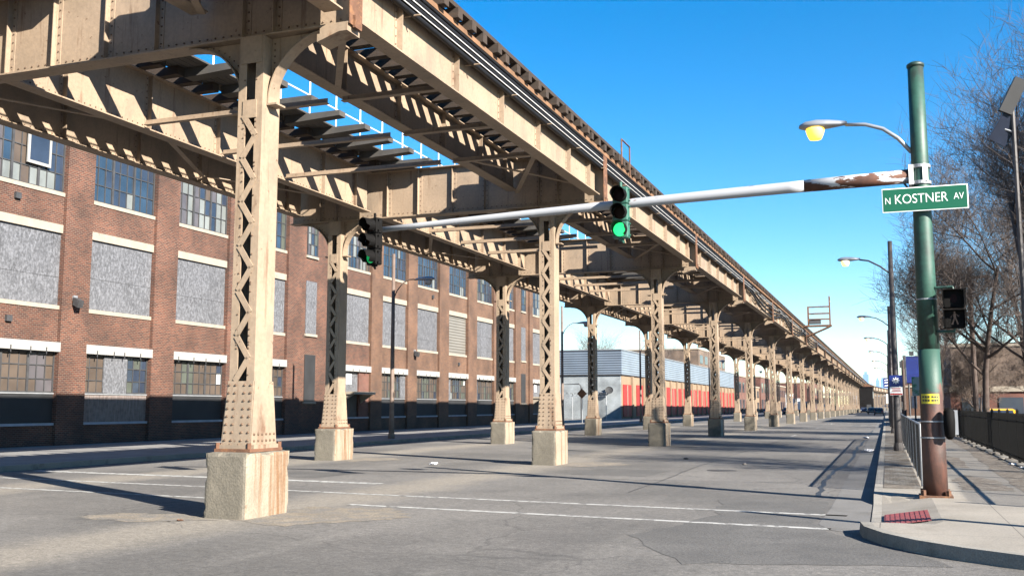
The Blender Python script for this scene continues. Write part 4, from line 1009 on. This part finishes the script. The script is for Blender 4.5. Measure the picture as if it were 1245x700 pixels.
# main corner pole
mp = thing('corner_mast_pole', 'thick green signal pole with rusty base at the street corner', 'pole', (.74, 19.24, .15))
N_ = 24
b = MB(); prof = [(.205, 0), (.198, .8), (.19, 1.45), (.187, 1.75), (.1785, 2.55)]; b.lathe(prof, n=N_); b.build('rusty_base', rust_pole, mp, smooth=True)
b = MB(); b.lathe([(.1783, 2.552), (.165, 4), (.148, 6), (.135, 7.68)], n=N_); b.build('shaft', green_pole, mp, smooth=True)
b = MB(); b.lathe([(.12, 7.682), (.152, 7.69), (.152, 7.74), (.10, 7.775), (.02, 7.78)], n=N_); b.build('cap', green_pole, mp, smooth=True)
b = MB(); b.box(-.27, .27, -.27, .27, -.03, .03)
for x in (-.2, .2):
    for y in (-.2, .2): b.tube([(x, y, .03), (x, y, .12)], .045, 6)
b.build('base_flange', rust, mp)
for z in (1.28, 1.0):
    b = MB(); b.lathe([(.197, z), (.203, z + .003), (.203, z + .022), (.197, z + .025)], n=N_); b.build('steel_band', galv, mp)
b = MB(); b.lathe([(.168, 3.42), (.173, 3.423), (.173, 3.445), (.168, 3.448)], n=N_); b.build('steel_band', galv, mp)
# yellow sticker wrapped on the pole
b = MB(); R = .1905
th = [radians(-150 + 100 * i / 10) for i in range(11)]
b.v = [(R * cos(a), R * sin(a), z) for z in (1.60, 1.77) for a in th]
b.f = [[i, i + 1, 12 + i, 11 + i] for i in range(10)]; b.m = [0] * 10; st = b.build('sticker', sign_yellow, mp)
b = MB()
for i, (a0, a1) in enumerate(((-140, -128), (-124, -114), (-110, -100), (-90, -80), (-77, -67), (-64, -56))):
    for z in (1.64, 1.70):
        a, c = radians(a0), radians(a1); r2 = R + .003
        b.add([(r2 * cos(a), r2 * sin(a), z), (r2 * cos(c), r2 * sin(c), z), (r2 * cos(c), r2 * sin(c), z + .035), (r2 * cos(a), r2 * sin(a), z + .035)], [(0, 1, 2, 3)])
b.build('print', ink, st)
# lamp arm
b = MB(); b.tube([(-.13, 0, 6.12), (-.35, 0, 6.4), (-.6, 0, 6.6), (-.9, 0, 6.71), (-1.25, 0, 6.74)], [.04, .038, .036, .034, .033], 10); b.build('lamp_arm', lamp_grey, mp, smooth=True)
lamp_head(mp, (-1.22, 0, 6.74), (-1, 0), lamp_lens, .98)
b = MB(); b.tube([(-.24, -.05, 6.1), (-.26, -.05, 5.75)], .006, 5); b.build('wire', ink, mp)
# mast arm
mz0, mz1 = 5.68, 5.36
ma = MB(); Lm = 10.85
pts = [(-.12 - Lm * t, 0, mz0 - .33 * t + .10 * t * (1 - t)) for t in [i / 10 for i in range(11)]]
ma.tube([(-2.02, 0, 5.637)] + pts[2:], [.114] + [.111 - .052 * i / 8 for i in range(9)], 16); mo = ma.build('mast_arm', mast_m, mp, smooth=True)
b = MB(); b.tube([(-.13, 0, mz0), (-1.1, 0, 5.66), (-2.02, 0, 5.637)], [.132, .124, .1145], 16); b.build('mast_root', mast_rust, mp, smooth=True)
for sy in (-1, 1):
    b = MB(); b.box(-.2, -.12, sy * .05, sy * .15, 5.5, 5.86); b.build('clamp', sign_white, mp)
    b = MB(); b.box(.03, .12, -.175 if sy < 0 else .15, -.15 if sy < 0 else .175, 5.55, 5.82); b.build('clamp', sign_white, mp)
b = MB(); b.tube([(-.28, -.02, 5.55), (-.2, -.08, 5.42), (-.13, -.1, 5.4)], .018, 6); b.build('wire', ink, mp)
b = MB(); b.lathe([(.168, 5.5), (.178, 5.505), (.178, 5.56), (.168, 5.565)], n=N_); b.lathe([(.166, 5.8), (.176, 5.805), (.176, 5.86), (.166, 5.865)], n=N_); b.build('clamp_band', galv, mp)

# street name sign
sg = thing('street_name_sign', 'green street name sign reading N KOSTNER AV on the corner pole', 'sign', (.78, 19.02, 5.36))
b = MB(); b.box(-.71, .71, -.012, .0, -.218, .218); b.build('border', sign_white, sg, bevel=.01)
b = MB(); b.box(-.692, .692, -.016, -.0125, -.200, .200); pl = b.build('panel', sign_green, sg)
text_mesh('KOSTNER', .87, .165, 'street_name', sign_white, sg, (-.49, -.018, -.07))
text_mesh('N', .085, .115, 'street_prefix', sign_white, sg, (-.655, -.018, -.065))
text_mesh('AV', .165, .115, 'street_suffix', sign_white, sg, (.475, -.018, -.045))
b = MB(); b.box(-.06, .06, 0, .06, -.12, .12); b.build('bracket', galv, sg)
sg.rotation_euler = (0, radians(-.2), radians(1.5))

# traffic signals
def signal(lab, loc, rz, side_m, green):
    t = thing('traffic_signal', lab, 'traffic light', loc, 'signals hanging on the mast arm', rz)
    b = MB()
    for i in range(3):
        z = -.18 - i * .365; b.box(-.165, .165, .0, .2, z - .178, z + .178)
    b.build('housing', side_m, t, bevel=.025)
    for i, lm in enumerate((lens_red, lens_amber, green)):
        z = -.18 - i * .365
        b = MB(); b.lathe([(.145, -.004), (.14, -.012), (.10, -.03), (.03, -.036)], (0, 0, z), 20, 'y'); b.build('lens', lm, t, smooth=True)
        b = MB(); n = 22
        for k in range(n + 1):     # tunnel visor, open below
            a = radians(-52 + 284 * k / n)
            for r, y in ((.155, 0), (.155, -.27 if sin(a) > -.2 else -.16), (.149, -.27 if sin(a) > -.2 else -.16), (.149, 0)): b.v.append((r * cos(a), y, z + r * sin(a)))
        for k in range(n):
            for q in range(3): b.f.append([4 * k + q, 4 * k + q + 1, 4 * k + 5 + q, 4 * k + 4 + q]); b.m.append(0)
        b.build('visor', visor_m, t)
    b = MB(); b.box(-.04, .04, .2, .3, -.75, -.2); b.build('bracket', side_m, t)
    b = MB()
    for i in range(3):
        for dz in (-.12, .12): z = -.18 - i * .365 + dz; b.tube([(.166, .06, z), (.21, .06, z)], .018, 6)
    b.build('hinge_knob', side_m, t)
    b = MB(); b.box(-.05, .05, .06, .16, -1.12, -1.06); b.tube([(0, .1, -1.12), (.06, .08, -1.17)], .03, 6); b.build('drain_plug', side_m, t)
    b = MB(); b.tube([(0, .1, .0), (0, .1, .12)], .03, 8); b.build('stem', side_m, t)
    t.scale = (.93, .93, .93)
    return t
signal('green traffic signal with lit green lens hanging mid-way on the mast arm', (-4.72, 18.85, 5.96), 0, housing, lens_green)
signal('dark grey traffic signal at the tip of the mast arm before the brick factory', (-10.16, 18.85, 5.70), radians(-22), visor_m, lens_green_dim)
# pedestrian signal
ps = thing('pedestrian_signal', 'black pedestrian signal with white walking figure on the corner pole', 'pedestrian signal', (1.17, 19.0, 3.39))
b = MB(); b.box(-.19, .19, 0, .22, .015, .39); b.box(-.19, .19, 0, .22, -.385, -.01); b.build('housing', visor_m, ps, bevel=.02)
b = MB()
for zc in (.2, -.2):
    b.box(-.205, .205, -.14, 0, zc + .165, zc + .18); b.box(-.205, -.192, -.14, 0, zc - .15, zc + .165); b.box(.192, .205, -.14, 0, zc - .15, zc + .165)
b.build('hood', visor_m, ps)
def figure(parent, y, cz, s):
    b = MB()
    def poly(p): b.prism([(x * s, y, cz + z * s) for x, z in p], (0, -.006, 0))
    poly([(.05 * cos(2 * pi * k / 12), .43 + .055 * sin(2 * pi * k / 12)) for k in range(12)])
    poly([(-.07, .35), (.06, .36), (.08, .10), (-.06, .10)])
    poly([(-.08, .33), (-.06, .36), (-.2, .12), (-.24, .14)]); poly([(.05, .36), (.09, .34), (.24, .20), (.21, .16)])
    poly([(-.05, .10), (.02, .10), (-.10, -.30), (-.19, -.28)]); poly([(.0, .10), (.08, .10), (.20, -.26), (.13, -.31)])
    return b.build('walking_symbol', walk_lit, parent)
figure(ps, -.004, -.22, .33); ps.scale = (.9, .9, .88)
b = MB(); b.prism([(.06 * cos(2 * pi * k / 10) * 1.0, -.004, .2 + .09 * sin(2 * pi * k / 10)) for k in range(10)], (0, -.003, 0)); b.build('unlit_hand_lens', lens_red, ps)
for z in (.44, -.44):
    b = MB(); b.tube([(0, .1, z - .04 if z > 0 else z + .05), (0, .1, z), (-.32, .16, z)], .028, 8); b.build('bracket', green_pole, ps)
pb = thing('push_button_box', 'black push button box strapped on the rusty pole base', 'button box', (1.0, 19.0, 1.42))
b = MB(); b.lathe([(.03, -.28), (.085, -.22), (.095, 0), (.09, .2), (.04, .26)], n=12); b.build('cover', visor_m, pb, smooth=True)
b = MB(); b.box(-.03, .14, .02, .09, -.2, .22); b.build('back_plate', galv, pb)

# right-hand lamps
def street_lamp(lab, loc, sgn, pole_m, lens_m, ptop=7.45, arm=((0, 6.25), (.35, 6.55), (.75, 6.78), (1.05, 6.83)), hs_=.9, grp='street lamps'):
    t = thing('street_lamp', lab, 'street lamp', loc, grp)
    b = MB(); b.lathe([(.14, 0), (.13, .5), (.11, 1.5), (.075, ptop)], n=12); b.build('pole', pole_m, t, smooth=True)
    b = MB(); b.lathe([(.17, -.02), (.17, .12), (.14, .3)], n=12); b.build('base', pole_m, t)
    b = MB(); b.tube([(sgn * x, 0, z) for x, z in arm], .03, 8); b.build('arm', pole_m, t, smooth=True)
    lamp_head(t, (sgn * (arm[-1][0] - .03), 0, arm[-1][1]), (sgn, 0), lens_m, hs_)
    return t
for y, lab in ((38.3, 'tall dark street lamp right of the road, carrying the blue snow sign'), (63.5, 'second street lamp along the right kerb past the snow sign'),
               (83.5, 'third street lamp along the right kerb past the snow sign'), (104, 'fourth street lamp along the right kerb past the snow sign'),
               (126, 'fifth small street lamp along the right kerb past the snow sign'), (150, 'sixth tiny street lamp along the right kerb past the snow sign')):
    street_lamp(lab, (.34, y, .15), -1, pole_dark, lamp_lens2)
lampL = [((0, 6.8), (.2, 7.25), (.5, 7.6), (.85, 7.78), (1.1, 7.78), (1.25, 7.74))]
for y, lab in ((44.6, 'brown street lamp in front of the factory, its bowl over the road'), (72.5, 'street lamp showing its head between columns left of the shed'),
               (98.3, 'thin dark street lamp before the red doors'), (140, 'far left street lamp past the first red doors'), (185, 'far left street lamp near the end of the shed')):
    street_lamp(lab, (-22.75, y, .146), 1, pole_brown, lamp_grey, 9.1, lampL[0], 1.15)
# snow route sign
ss = thing('snow_route_sign', 'blue sign with white snowflake above a white panel on the dark lamp post', 'sign', (.34, 38.15, 2.4))
b = MB(); b.box(-.22, .22, -.012, 0, .0, .4); b.build('blue_panel', sign_blue, ss)
b = MB(); b.box(-.21, .21, -.012, 0, -.3, -.01); b.build('white_panel', sign_white, ss)
b = MB()
for k in range(4): a = pi * k / 4; b.bar((-.12 * cos(a), -.017, .21 - .12 * sin(a)), (.12 * cos(a), -.017, .21 + .12 * sin(a)), .006, .035, (-sin(a), 0, cos(a)))
b.build('snowflake', sign_white, ss)
b = MB()
for z, w_ in ((-.06, .15), (-.11, .13), (-.16, .15)): b.box(-w_, w_, -.016, -.013, z - .012, z + .012)
b.box(-.2, .2, -.016, -.013, -.29, -.235); b.build('red_lettering', sign_red, ss)
b = MB(); b.box(-.03, .03, 0, .06, -.2, .3); b.build('bracket', galv, ss)
# diamond sign on the left
dsn = thing('diamond_sign', 'rusty brown back of a diamond sign before the white shed', 'sign', (-25.9, 88.5, .146))
b = MB(); b.tube([(0, 0, 0), (0, 0, 3.3)], .035, 8); b.build('post', galv, dsn)
b = MB(); b.prism([(-.47, -.05, 2.72), (0, -.05, 2.25), (.47, -.05, 2.72), (0, -.05, 3.19)], (0, .01, 0)); b.build('panel', sign_brown, dsn)
# off-frame signal post at the corner, right of the camera
t = thing('corner_signal_post', 'short signal post outside the right edge whose shadow crosses the corner', 'post', (5.6, 12.75, .15))
b = MB(); b.lathe([(.12, 0), (.11, .4), (.10, 4.6)], n=12); b.build('post', green_pole, t)
b = MB(); b.lathe([(.18, -.02), (.16, .25), (.09, .3)], n=12); b.build('base', rust_pole, t)
b = MB(); b.lathe([(.08, 4.6), (.05, 4.68)], n=12); b.build('cap', green_pole, t)
# ------------------------------------------------------------------ fences on the right
cf = thing('chain_link_fence', 'grey chain-link fence along the parkway behind the green pole', 'fence', (.6, 0, .15))
for y in [21.6 + 3 * i for i in range(12)]:
    b = MB(); b.tube([(0, y, 0), (0, y, 1.22)], .028, 8); b.build('post', galv, cf)
b = MB(); b.tube([(0, 21.6, 1.2), (0, 54.6, 1.2)], .024, 8); b.build('top_rail', galv, cf)
b = MB(); st_ = .075
i = 0; y = 21.6 - 1.15
while y < 54.6:
    def seg(ya, za, yb, zb, x):
        lo, hi = 21.6, 54.6
        if yb <= lo or ya >= hi: return
        if ya < lo: za += (zb - za) * (lo - ya) / (yb - ya); ya = lo
        if yb > hi: zb = za + (zb - za) * (hi - ya) / (yb - ya); yb = hi
        b.bar((x, ya, za), (x, yb, zb), .008, .008)
    seg(y, .04, y + 1.15, 1.19, .004); seg(y, 1.19, y + 1.15, .04, -.004); y += st_
b.build('mesh', chain_m, cf)

ifn = thing('iron_fence', 'black iron picket fence along the right edge of the sidewalk', 'fence', (3.4, 0, .15))
PK = []
y = 17.0; pan = 0
while y < 76:
    y2 = y + 2.4
    b = MB(); b.box(-.035, .035, y - .035, y + .035, 0, 1.42); b.add([(-.045, y - .045, 1.42), (.045, y - .045, 1.42), (.045, y + .045, 1.42), (-.045, y + .045, 1.42), (0, y, 1.5)], [(0, 1, 4), (1, 2, 4), (2, 3, 4), (3, 0, 4)]); b.build('post', iron_black, ifn)
    b = MB()
    for z in (.14, 1.12): b.box(-.016, .016, y + .036, y2 - .036, z, z + .04)
    for k in range(1, 24):
        yy_ = y + 2.4 * k / 24; b.box(-.0125, .0125, yy_ - .0125, yy_ + .0125, .06, 1.32)
        b.add([(-.0095, yy_ - .0095, 1.32), (.0095, yy_ - .0095, 1.32), (.0095, yy_ + .0095, 1.32), (-.0095, yy_ + .0095, 1.32), (0, yy_, 1.38)], [(0, 1, 4), (1, 2, 4), (2, 3, 4), (3, 0, 4)])
    b.build('panel', iron_black, ifn); y = y2
# litter and stones by the fence
for i, (x, y, s, lab, m, nm) in enumerate(((3.1, 30.2, .16, 'crumpled pale blue-white litter under the iron fence', litter_m, 'litter'), (3.15, 28.6, .14, 'white paper scrap under the near end of the iron fence', litter_m, 'litter'),
        (3.08, 32.8, .2, 'grey lump of broken stone by the fence foot', stone_rub, 'stone'), (3.16, 36.5, .18, 'pale stone along the fence foot past the grey lump', stone_rub, 'stone'),
        (3.12, 39.5, .18, 'second pale stone farther along the fence foot', stone_rub, 'stone'), (3.1, 43, .18, 'third pale stone farther along the fence foot', stone_rub, 'stone'),
        (3.12, 47, .2, 'farthest pale stone along the fence foot', stone_rub, 'stone'), (-.72, 41, .2, 'white crushed litter lying in the right gutter', litter_m, 'litter'),
        (-1.1, 58, .16, 'small white litter on the road at the end of the sealed crack', litter_m, 'litter'), (-10.0, 12.72, .05, 'small brown stone on the road before the nearest pier', rust, 'stone'),
        (-6.2, 33.2, .09, 'tiny dark scrap on the sunlit road', ink, 'litter'), (-4.0, 30.6, .08, 'small grey scrap on the road in tree shade', stone_rub, 'litter'),
        (-12.6, 27.4, .14, 'white scrap on the road near the second column', litter_m, 'litter'))):
    rr = random.Random(i); b = MB(); n = 9; vs = []; s *= .62 if x > 0 else 1
    for j in range(5):
        for k in range(n):
            ph = -pi / 2 + pi * (j + .5) / 5; r = s * (.75 + rr.uniform(-.25, .25)); vs.append((r * cos(ph) * cos(2 * pi * k / n) * 1.25, r * cos(ph) * sin(2 * pi * k / n) * 1.3, max(-.003, r * .6 * (sin(ph) + .8) * .6)))
    b.add(vs, [(j * n + k, j * n + (k + 1) % n, (j + 1) * n + (k + 1) % n, (j + 1) * n + k) for j in range(4) for k in range(n)] + [tuple(range(n))[::-1], tuple(range(4 * n, 5 * n))])
    tag(b.build(nm, m, loc=(x, y, .156 if x > 0 else .004)), lab, nm)

# ------------------------------------------------------------------ trees
def tree(lab, x, y, h, seed, trunk_r=.16, lean=0, spread=.55, levels=4, fork=2.2, dens=1.0, name='bare_tree', tw=twig, cat='tree'):
    rnd = random.Random(seed); T = MB(); C = MB()
    def grow(p, d, L_, r, lev):
        n = 5 if lev < 2 else (4 if lev == 2 else 3)
        pts = [p]; rad = [r]; q = p.copy(); dd = d.copy()
        for i in range(n):
            dd = (dd + Vector((rnd.uniform(-1, 1), rnd.uniform(-1, 1), rnd.uniform(-.5, 1))) * (.10 + .05 * lev)).normalized()
            q = q + dd * (L_ / n); pts.append(q.copy()); rad.append(r * (1 - .62 * (i + 1) / n))
        (T if lev < 2 else C).tube(pts, rad, 8 if lev == 0 else (5 if lev < 2 else 3), cap=lev < 2)
        if lev >= levels: return
        k = int((( 10, 11, 10, 8)[lev]) * dens * rnd.uniform(.8, 1.2))
        for j in range(k):
            t = rnd.uniform(.35 if lev == 0 else .2, 1.0); i = min(int(t * n), n - 1); b0 = pts[i].lerp(pts[i + 1], t * n - i)
            if lev == 0 and b0.z - p.z < fork: b0 = p + (pts[-1] - p) * max(t, fork / L_ if L_ > fork else .6)
            base = (pts[i + 1] - pts[i]).normalized()
            out = Vector((rnd.uniform(-1, 1), rnd.uniform(-1, 1), rnd.uniform(-.25, .6)))
            out = (out - base * out.dot(base)).normalized()
            nd = (base * (1 - spread) + out * spread + Vector((0, 0, .18))).normalized()
            grow(b0, nd, L_ * rnd.uniform(.42, .68) * (1.0 if lev else .95), max(rad[i] * rnd.uniform(.45, .62), .0065), lev + 1)
    grow(Vector((0, 0, 0)), Vector((lean, 0, 1)).normalized(), h * .62, trunk_r, 0)
    t = thing(name, lab, cat, (x, y, .15))
    T.build('trunk', bark, t, smooth=True); C.build('crown', tw, t)
    return t
tree('bare tree with thick leaning trunk behind the iron fence at the right edge', 5.3, 39, 14.5, 3, .19, .01, .62, 4, 2.2, 1.15)
tree('tall bare tree standing just outside the right edge, twigs at top right', 8.6, 36, 16.5, 5, .2, -.03, .58, 4, 3, 1.1)
tree('bare tree behind the pedestrian signal with spreading twigs', 4.4, 52, 13, 9, .17, -.03, .66, 4, 2.5, 1.25)
tree('bare tree farther back, left of the solar pole', 7.5, 62, 14, 12, .18, 0, .6, 4, 2.5, 1.1)
tree('thin bare tree rising beside the second right street lamp', 3.6, 78, 12, 15, .14, -.02, .55, 4, 3, 1.0)
tree('bare tree outside the right edge shading the road', 9, 24, 12, 21, .2, 0, .6, 4, 3, .8)
tree('bare tree outside the right edge behind the shading tree', 13, 50, 9, 25, .16, 0, .6, 4, 2, .8)
tree('leafless brush with dense brown twigs behind the fence', 5.0, 66, 6.5, 31, .08, 0, .7, 4, .5, .9, 'brush_shrub', bush_m, 'shrub')
tree('smaller leafless brush left of the brown building', 6.6, 84, 6.0, 35, .08, 0, .7, 4, .5, .9, 'brush_shrub', bush_m, 'shrub')
tree('leafless brush by the far end of the iron fence', 8.6, 74, 5.5, 37, .08, 0, .7, 4, .5, .9, 'brush_shrub', bush_m, 'shrub')
tree('bare tree rising behind the red-doored shed roof', -52, 185, 17, 41, .22, 0, .6, 3, 4, 1.3)
tree('second bare tree behind the shed roof, farther off', -50, 238, 18, 43, .22, 0, .6, 3, 4, 1.3)
# ------------------------------------------------------------------ right side background
sp = thing('solar_sensor_pole', 'thin pole with two tilted solar panels among the bare trees', 'pole', (3.57, 30, .15))
b = MB(); b.tube([(0, 0, 0), (0, 0, 10.3)], [.075, .055], 8); b.build('pole', pole_dark, sp)
b = MB(); b.bar((-.45, 0, 8.75), (-.02, .0, 9.45), .5, .04, (.4, -1, .2)); b.build('solar_panel', solar_m, sp)
b = MB(); b.bar((-.2, -.05, 9.55), (.25, -.05, 10.45), .35, .16, (.3, -1, .2)); b.build('equipment_box', dark_panel, sp)
b = MB(); b.tube([(0, 0, 9.0), (-.22, 0, 9.1)], .03, 6); b.build('bracket', galv, sp)
up = thing('utility_pole', 'dark wooden pole behind the iron fence right of the pedestrian signal', 'pole', (4.15, 55, .15))
b = MB(); b.tube([(0, 0, 0), (0, 0, 8.5)], [.13, .1], 8); b.build('pole', bark, up)
b = MB(); b.box(-.9, .9, -.06, .06, 7.9, 8.05); b.build('crossarm', bark, up)
up = thing('utility_pole', 'dark pole just right of the snow sign lamp', 'pole', (1.5, 97, .15))
b = MB(); b.tube([(0, 0, 0), (0, 0, 5.7)], [.16, .13], 8); b.build('pole', bark, up)
b = MB(); b.box(-.28, .28, -.1, .1, 5.0, 5.6); b.build('junction_box', frame_m, up)
bb_ = block('brown_building', 'brown brick building behind the bare trees on the right', 'building', 6.2, 34, 110, 140, 7.6, brick_b, rows=2, cols=3)
t = thing('low_store', 'low brick store with a pale roof band behind the iron fence', 'store', (0, 0, 0))
b = MB(); b.box(4.7, 22, 86, 104, .1, 2.85); b.build('wall', brick_d, t)
b = MB(); b.box(4.6, 22.1, 85.85, 104.1, 2.85, 3.25); b.build('fascia', stone_cream, t)
for i in range(6):
    b = MB(); b.box(5.5 + 2.6 * i, 7.2 + 2.6 * i, 85.93, 86, .9, 2.4); b.build('window', G_DARK, t)
t = thing('billboard', 'blue billboard on dark posts beyond the green pole', 'billboard', (0, 180, 0))
b = MB(); b.box(3.3, 8.6, -.0, .5, 5.6, 10.0); b.build('panel', blue_bb, t)
b = MB(); b.box(2.85, 3.28, .0, 3.0, 5.4, 10.1); b.build('side_frame', frame_m, t)
for x in (3.6, 5.9, 8.2): b = MB(); b.tube([(x, .3, .1), (x, .3, 5.6)], .15, 8); b.build('post', frame_m, t)
for x in (4.2, 5.5): b = MB(); b.box(x - .35, x + .35, -.2, .5, 10.1, 10.75); b.build('floodlight', frame_m, t)
t = thing('billboard', 'pale green and white billboard low beside the green pole', 'billboard', (0, 122, 0))
b = MB(); b.box(2.75, 5.6, 0, .25, 2.9, 5.0); b.build('panel', green_bb, t)
for x in (3.0, 5.2): b = MB(); b.tube([(x, .1, .1), (x, .1, 2.9)], .09, 8); b.build('post', frame_m, t)
block('brick_house', 'orange-brown brick house under the blue billboard', 'house', 3.2, 12, 190, 215, 5, brick_y, rows=1, cols=4, sgn=-1)
block('brick_house', 'dark brick house farther along the right side', 'house', 3.2, 13, 222, 250, 6.5, brick_d, rows=2, cols=4, sgn=-1)
block('brick_house', 'last brown house along the right side', 'house', 4.5, 15, 262, 300, 7, brick_b, rows=2, cols=5, sgn=-1)
t = thing('lamp_banner', 'slate blue banner hung on a pole left of the snow sign lamp', 'banner', (.72, 138, .15))
b = MB(); b.box(-.38, .33, -.02, .02, 5.1, 7.6); b.build('cloth', banner_m, t)
b = MB(); b.tube([(.36, 0, 0), (.36, 0, 7.8)], .06, 6); b.build('pole', pole_dark, t)
t = thing('shop_sign', 'blue and white striped shop sign below the banner', 'sign', (.15, 146, .15))
b = MB(); b.box(-.45, .45, -.08, .08, 4.1, 5.4); b.build('panel', sign_blue, t)
b = MB()
for z in (4.35, 4.75, 5.1): b.prism([(-.3, -.09, z - .1), (.35, -.09, z), (.35, -.09, z + .16), (-.3, -.09, z + .06)], (0, .005, 0))
b.build('stripe', sign_white, t)
b = MB(); b.tube([(.5, 0, 0), (.5, 0, 5.5)], .06, 6); b.build('post', pole_dark, t)
t = thing('shop_sign', 'small white shop sign low under the striped sign', 'sign', (1.1, 160, .15))
b = MB(); b.box(-1.1, .0, -.08, .08, 2.0, 3.4); b.build('panel', sign_white, t)
b = MB(); b.tube([(-.5, 0, 0), (-.5, 0, 2.0)], .07, 6); b.build('post', pole_dark, t)
# pale overpass across the far end
t = thing('overpass', 'pale overpass crossing the street far away below the skyline', 'bridge', (0, 620, 0))
b = MB(); b.box(-60, 90, 0, 12, 8.0, 9.6); b.build('deck', stone_cream, t)
for x in (-40, -20, 24, 50, 75): b = MB(); b.box(x, x + 2, 3, 9, -.02, 8.0); b.build('pillar', concrete, t)
# skyline
for i, (px, w_, h, m, lab) in enumerate(((-86, 26, 124, tower_glass, 'tallest pale blue skyscraper of the skyline, at its left'), (-112, 20, 84, tower_grey, 'grey tower left of the tallest skyscraper'),
        (-62, 16, 92, tower_grey, 'slim grey block just right of the tallest skyscraper'), (-36, 18, 104, tower_glass, 'blue twin tower in the middle of the skyline'), (-15, 15, 107, tower_glass, 'blue tower beside the twin tower'),
        (6, 22, 90, tower_grey, 'grey tower right of the blue towers'), (-50, 120, 74, tower_glass, 'broad low blue block at the skyline foot'), (40, 40, 80, tower_grey, 'lowest grey block at the right of the skyline'),
        (-150, 40, 62, tower_grey, 'low block at the far left of the skyline'))):
    t = thing('skyscraper', lab, 'skyscraper', (px, 5000 + 40 * i, 0), 'downtown skyline'); h *= 1.22
    b = MB(); b.box(-w_ / 2, w_ / 2, 0, 30, -1, h); b.build('tower', m, t)
    b = MB(); b.box(-w_ / 4, w_ / 4, 5, 25, h, h * 1.08); b.build('crown_block', m, t)
for i, (px, Y, w_, h) in enumerate(((-60, 900, 30, 9), (60, 850, 60, 11), (150, 900, 80, 12), (-160, 800, 60, 12), (30, 1300, 90, 14))):
    block('far_building', ('low building far beyond the railway curve', 'wide low building at the right end of the horizon', 'long low building behind the brown building', 'low building far behind the shed', 'long roof on the horizon under the skyline')[i], 'building',
          px - w_ / 2, px + w_ / 2, Y, Y + 20, h, brick_b, rows=1, cols=3)

# ------------------------------------------------------------------ air
hz = MB(); hz.box(-6900, 6900, -290, 5600, -1.2, 260)
ho = hz.build('haze', mat('haze_air', (1, 1, 1)))
hm = ho.data.materials[0]; ht = hm.node_tree; ht.nodes.clear()
vo_ = ht.nodes.new('ShaderNodeVolumePrincipled'); vo_.inputs['Density'].default_value = .000035; vo_.inputs['Color'].default_value = (.75, .86, 1, 1); vo_.inputs['Anisotropy'].default_value = .2
mo_ = ht.nodes.new('ShaderNodeOutputMaterial'); ht.links.new(vo_.outputs[0], mo_.inputs['Volume'])
tag(ho, kind='stuff')
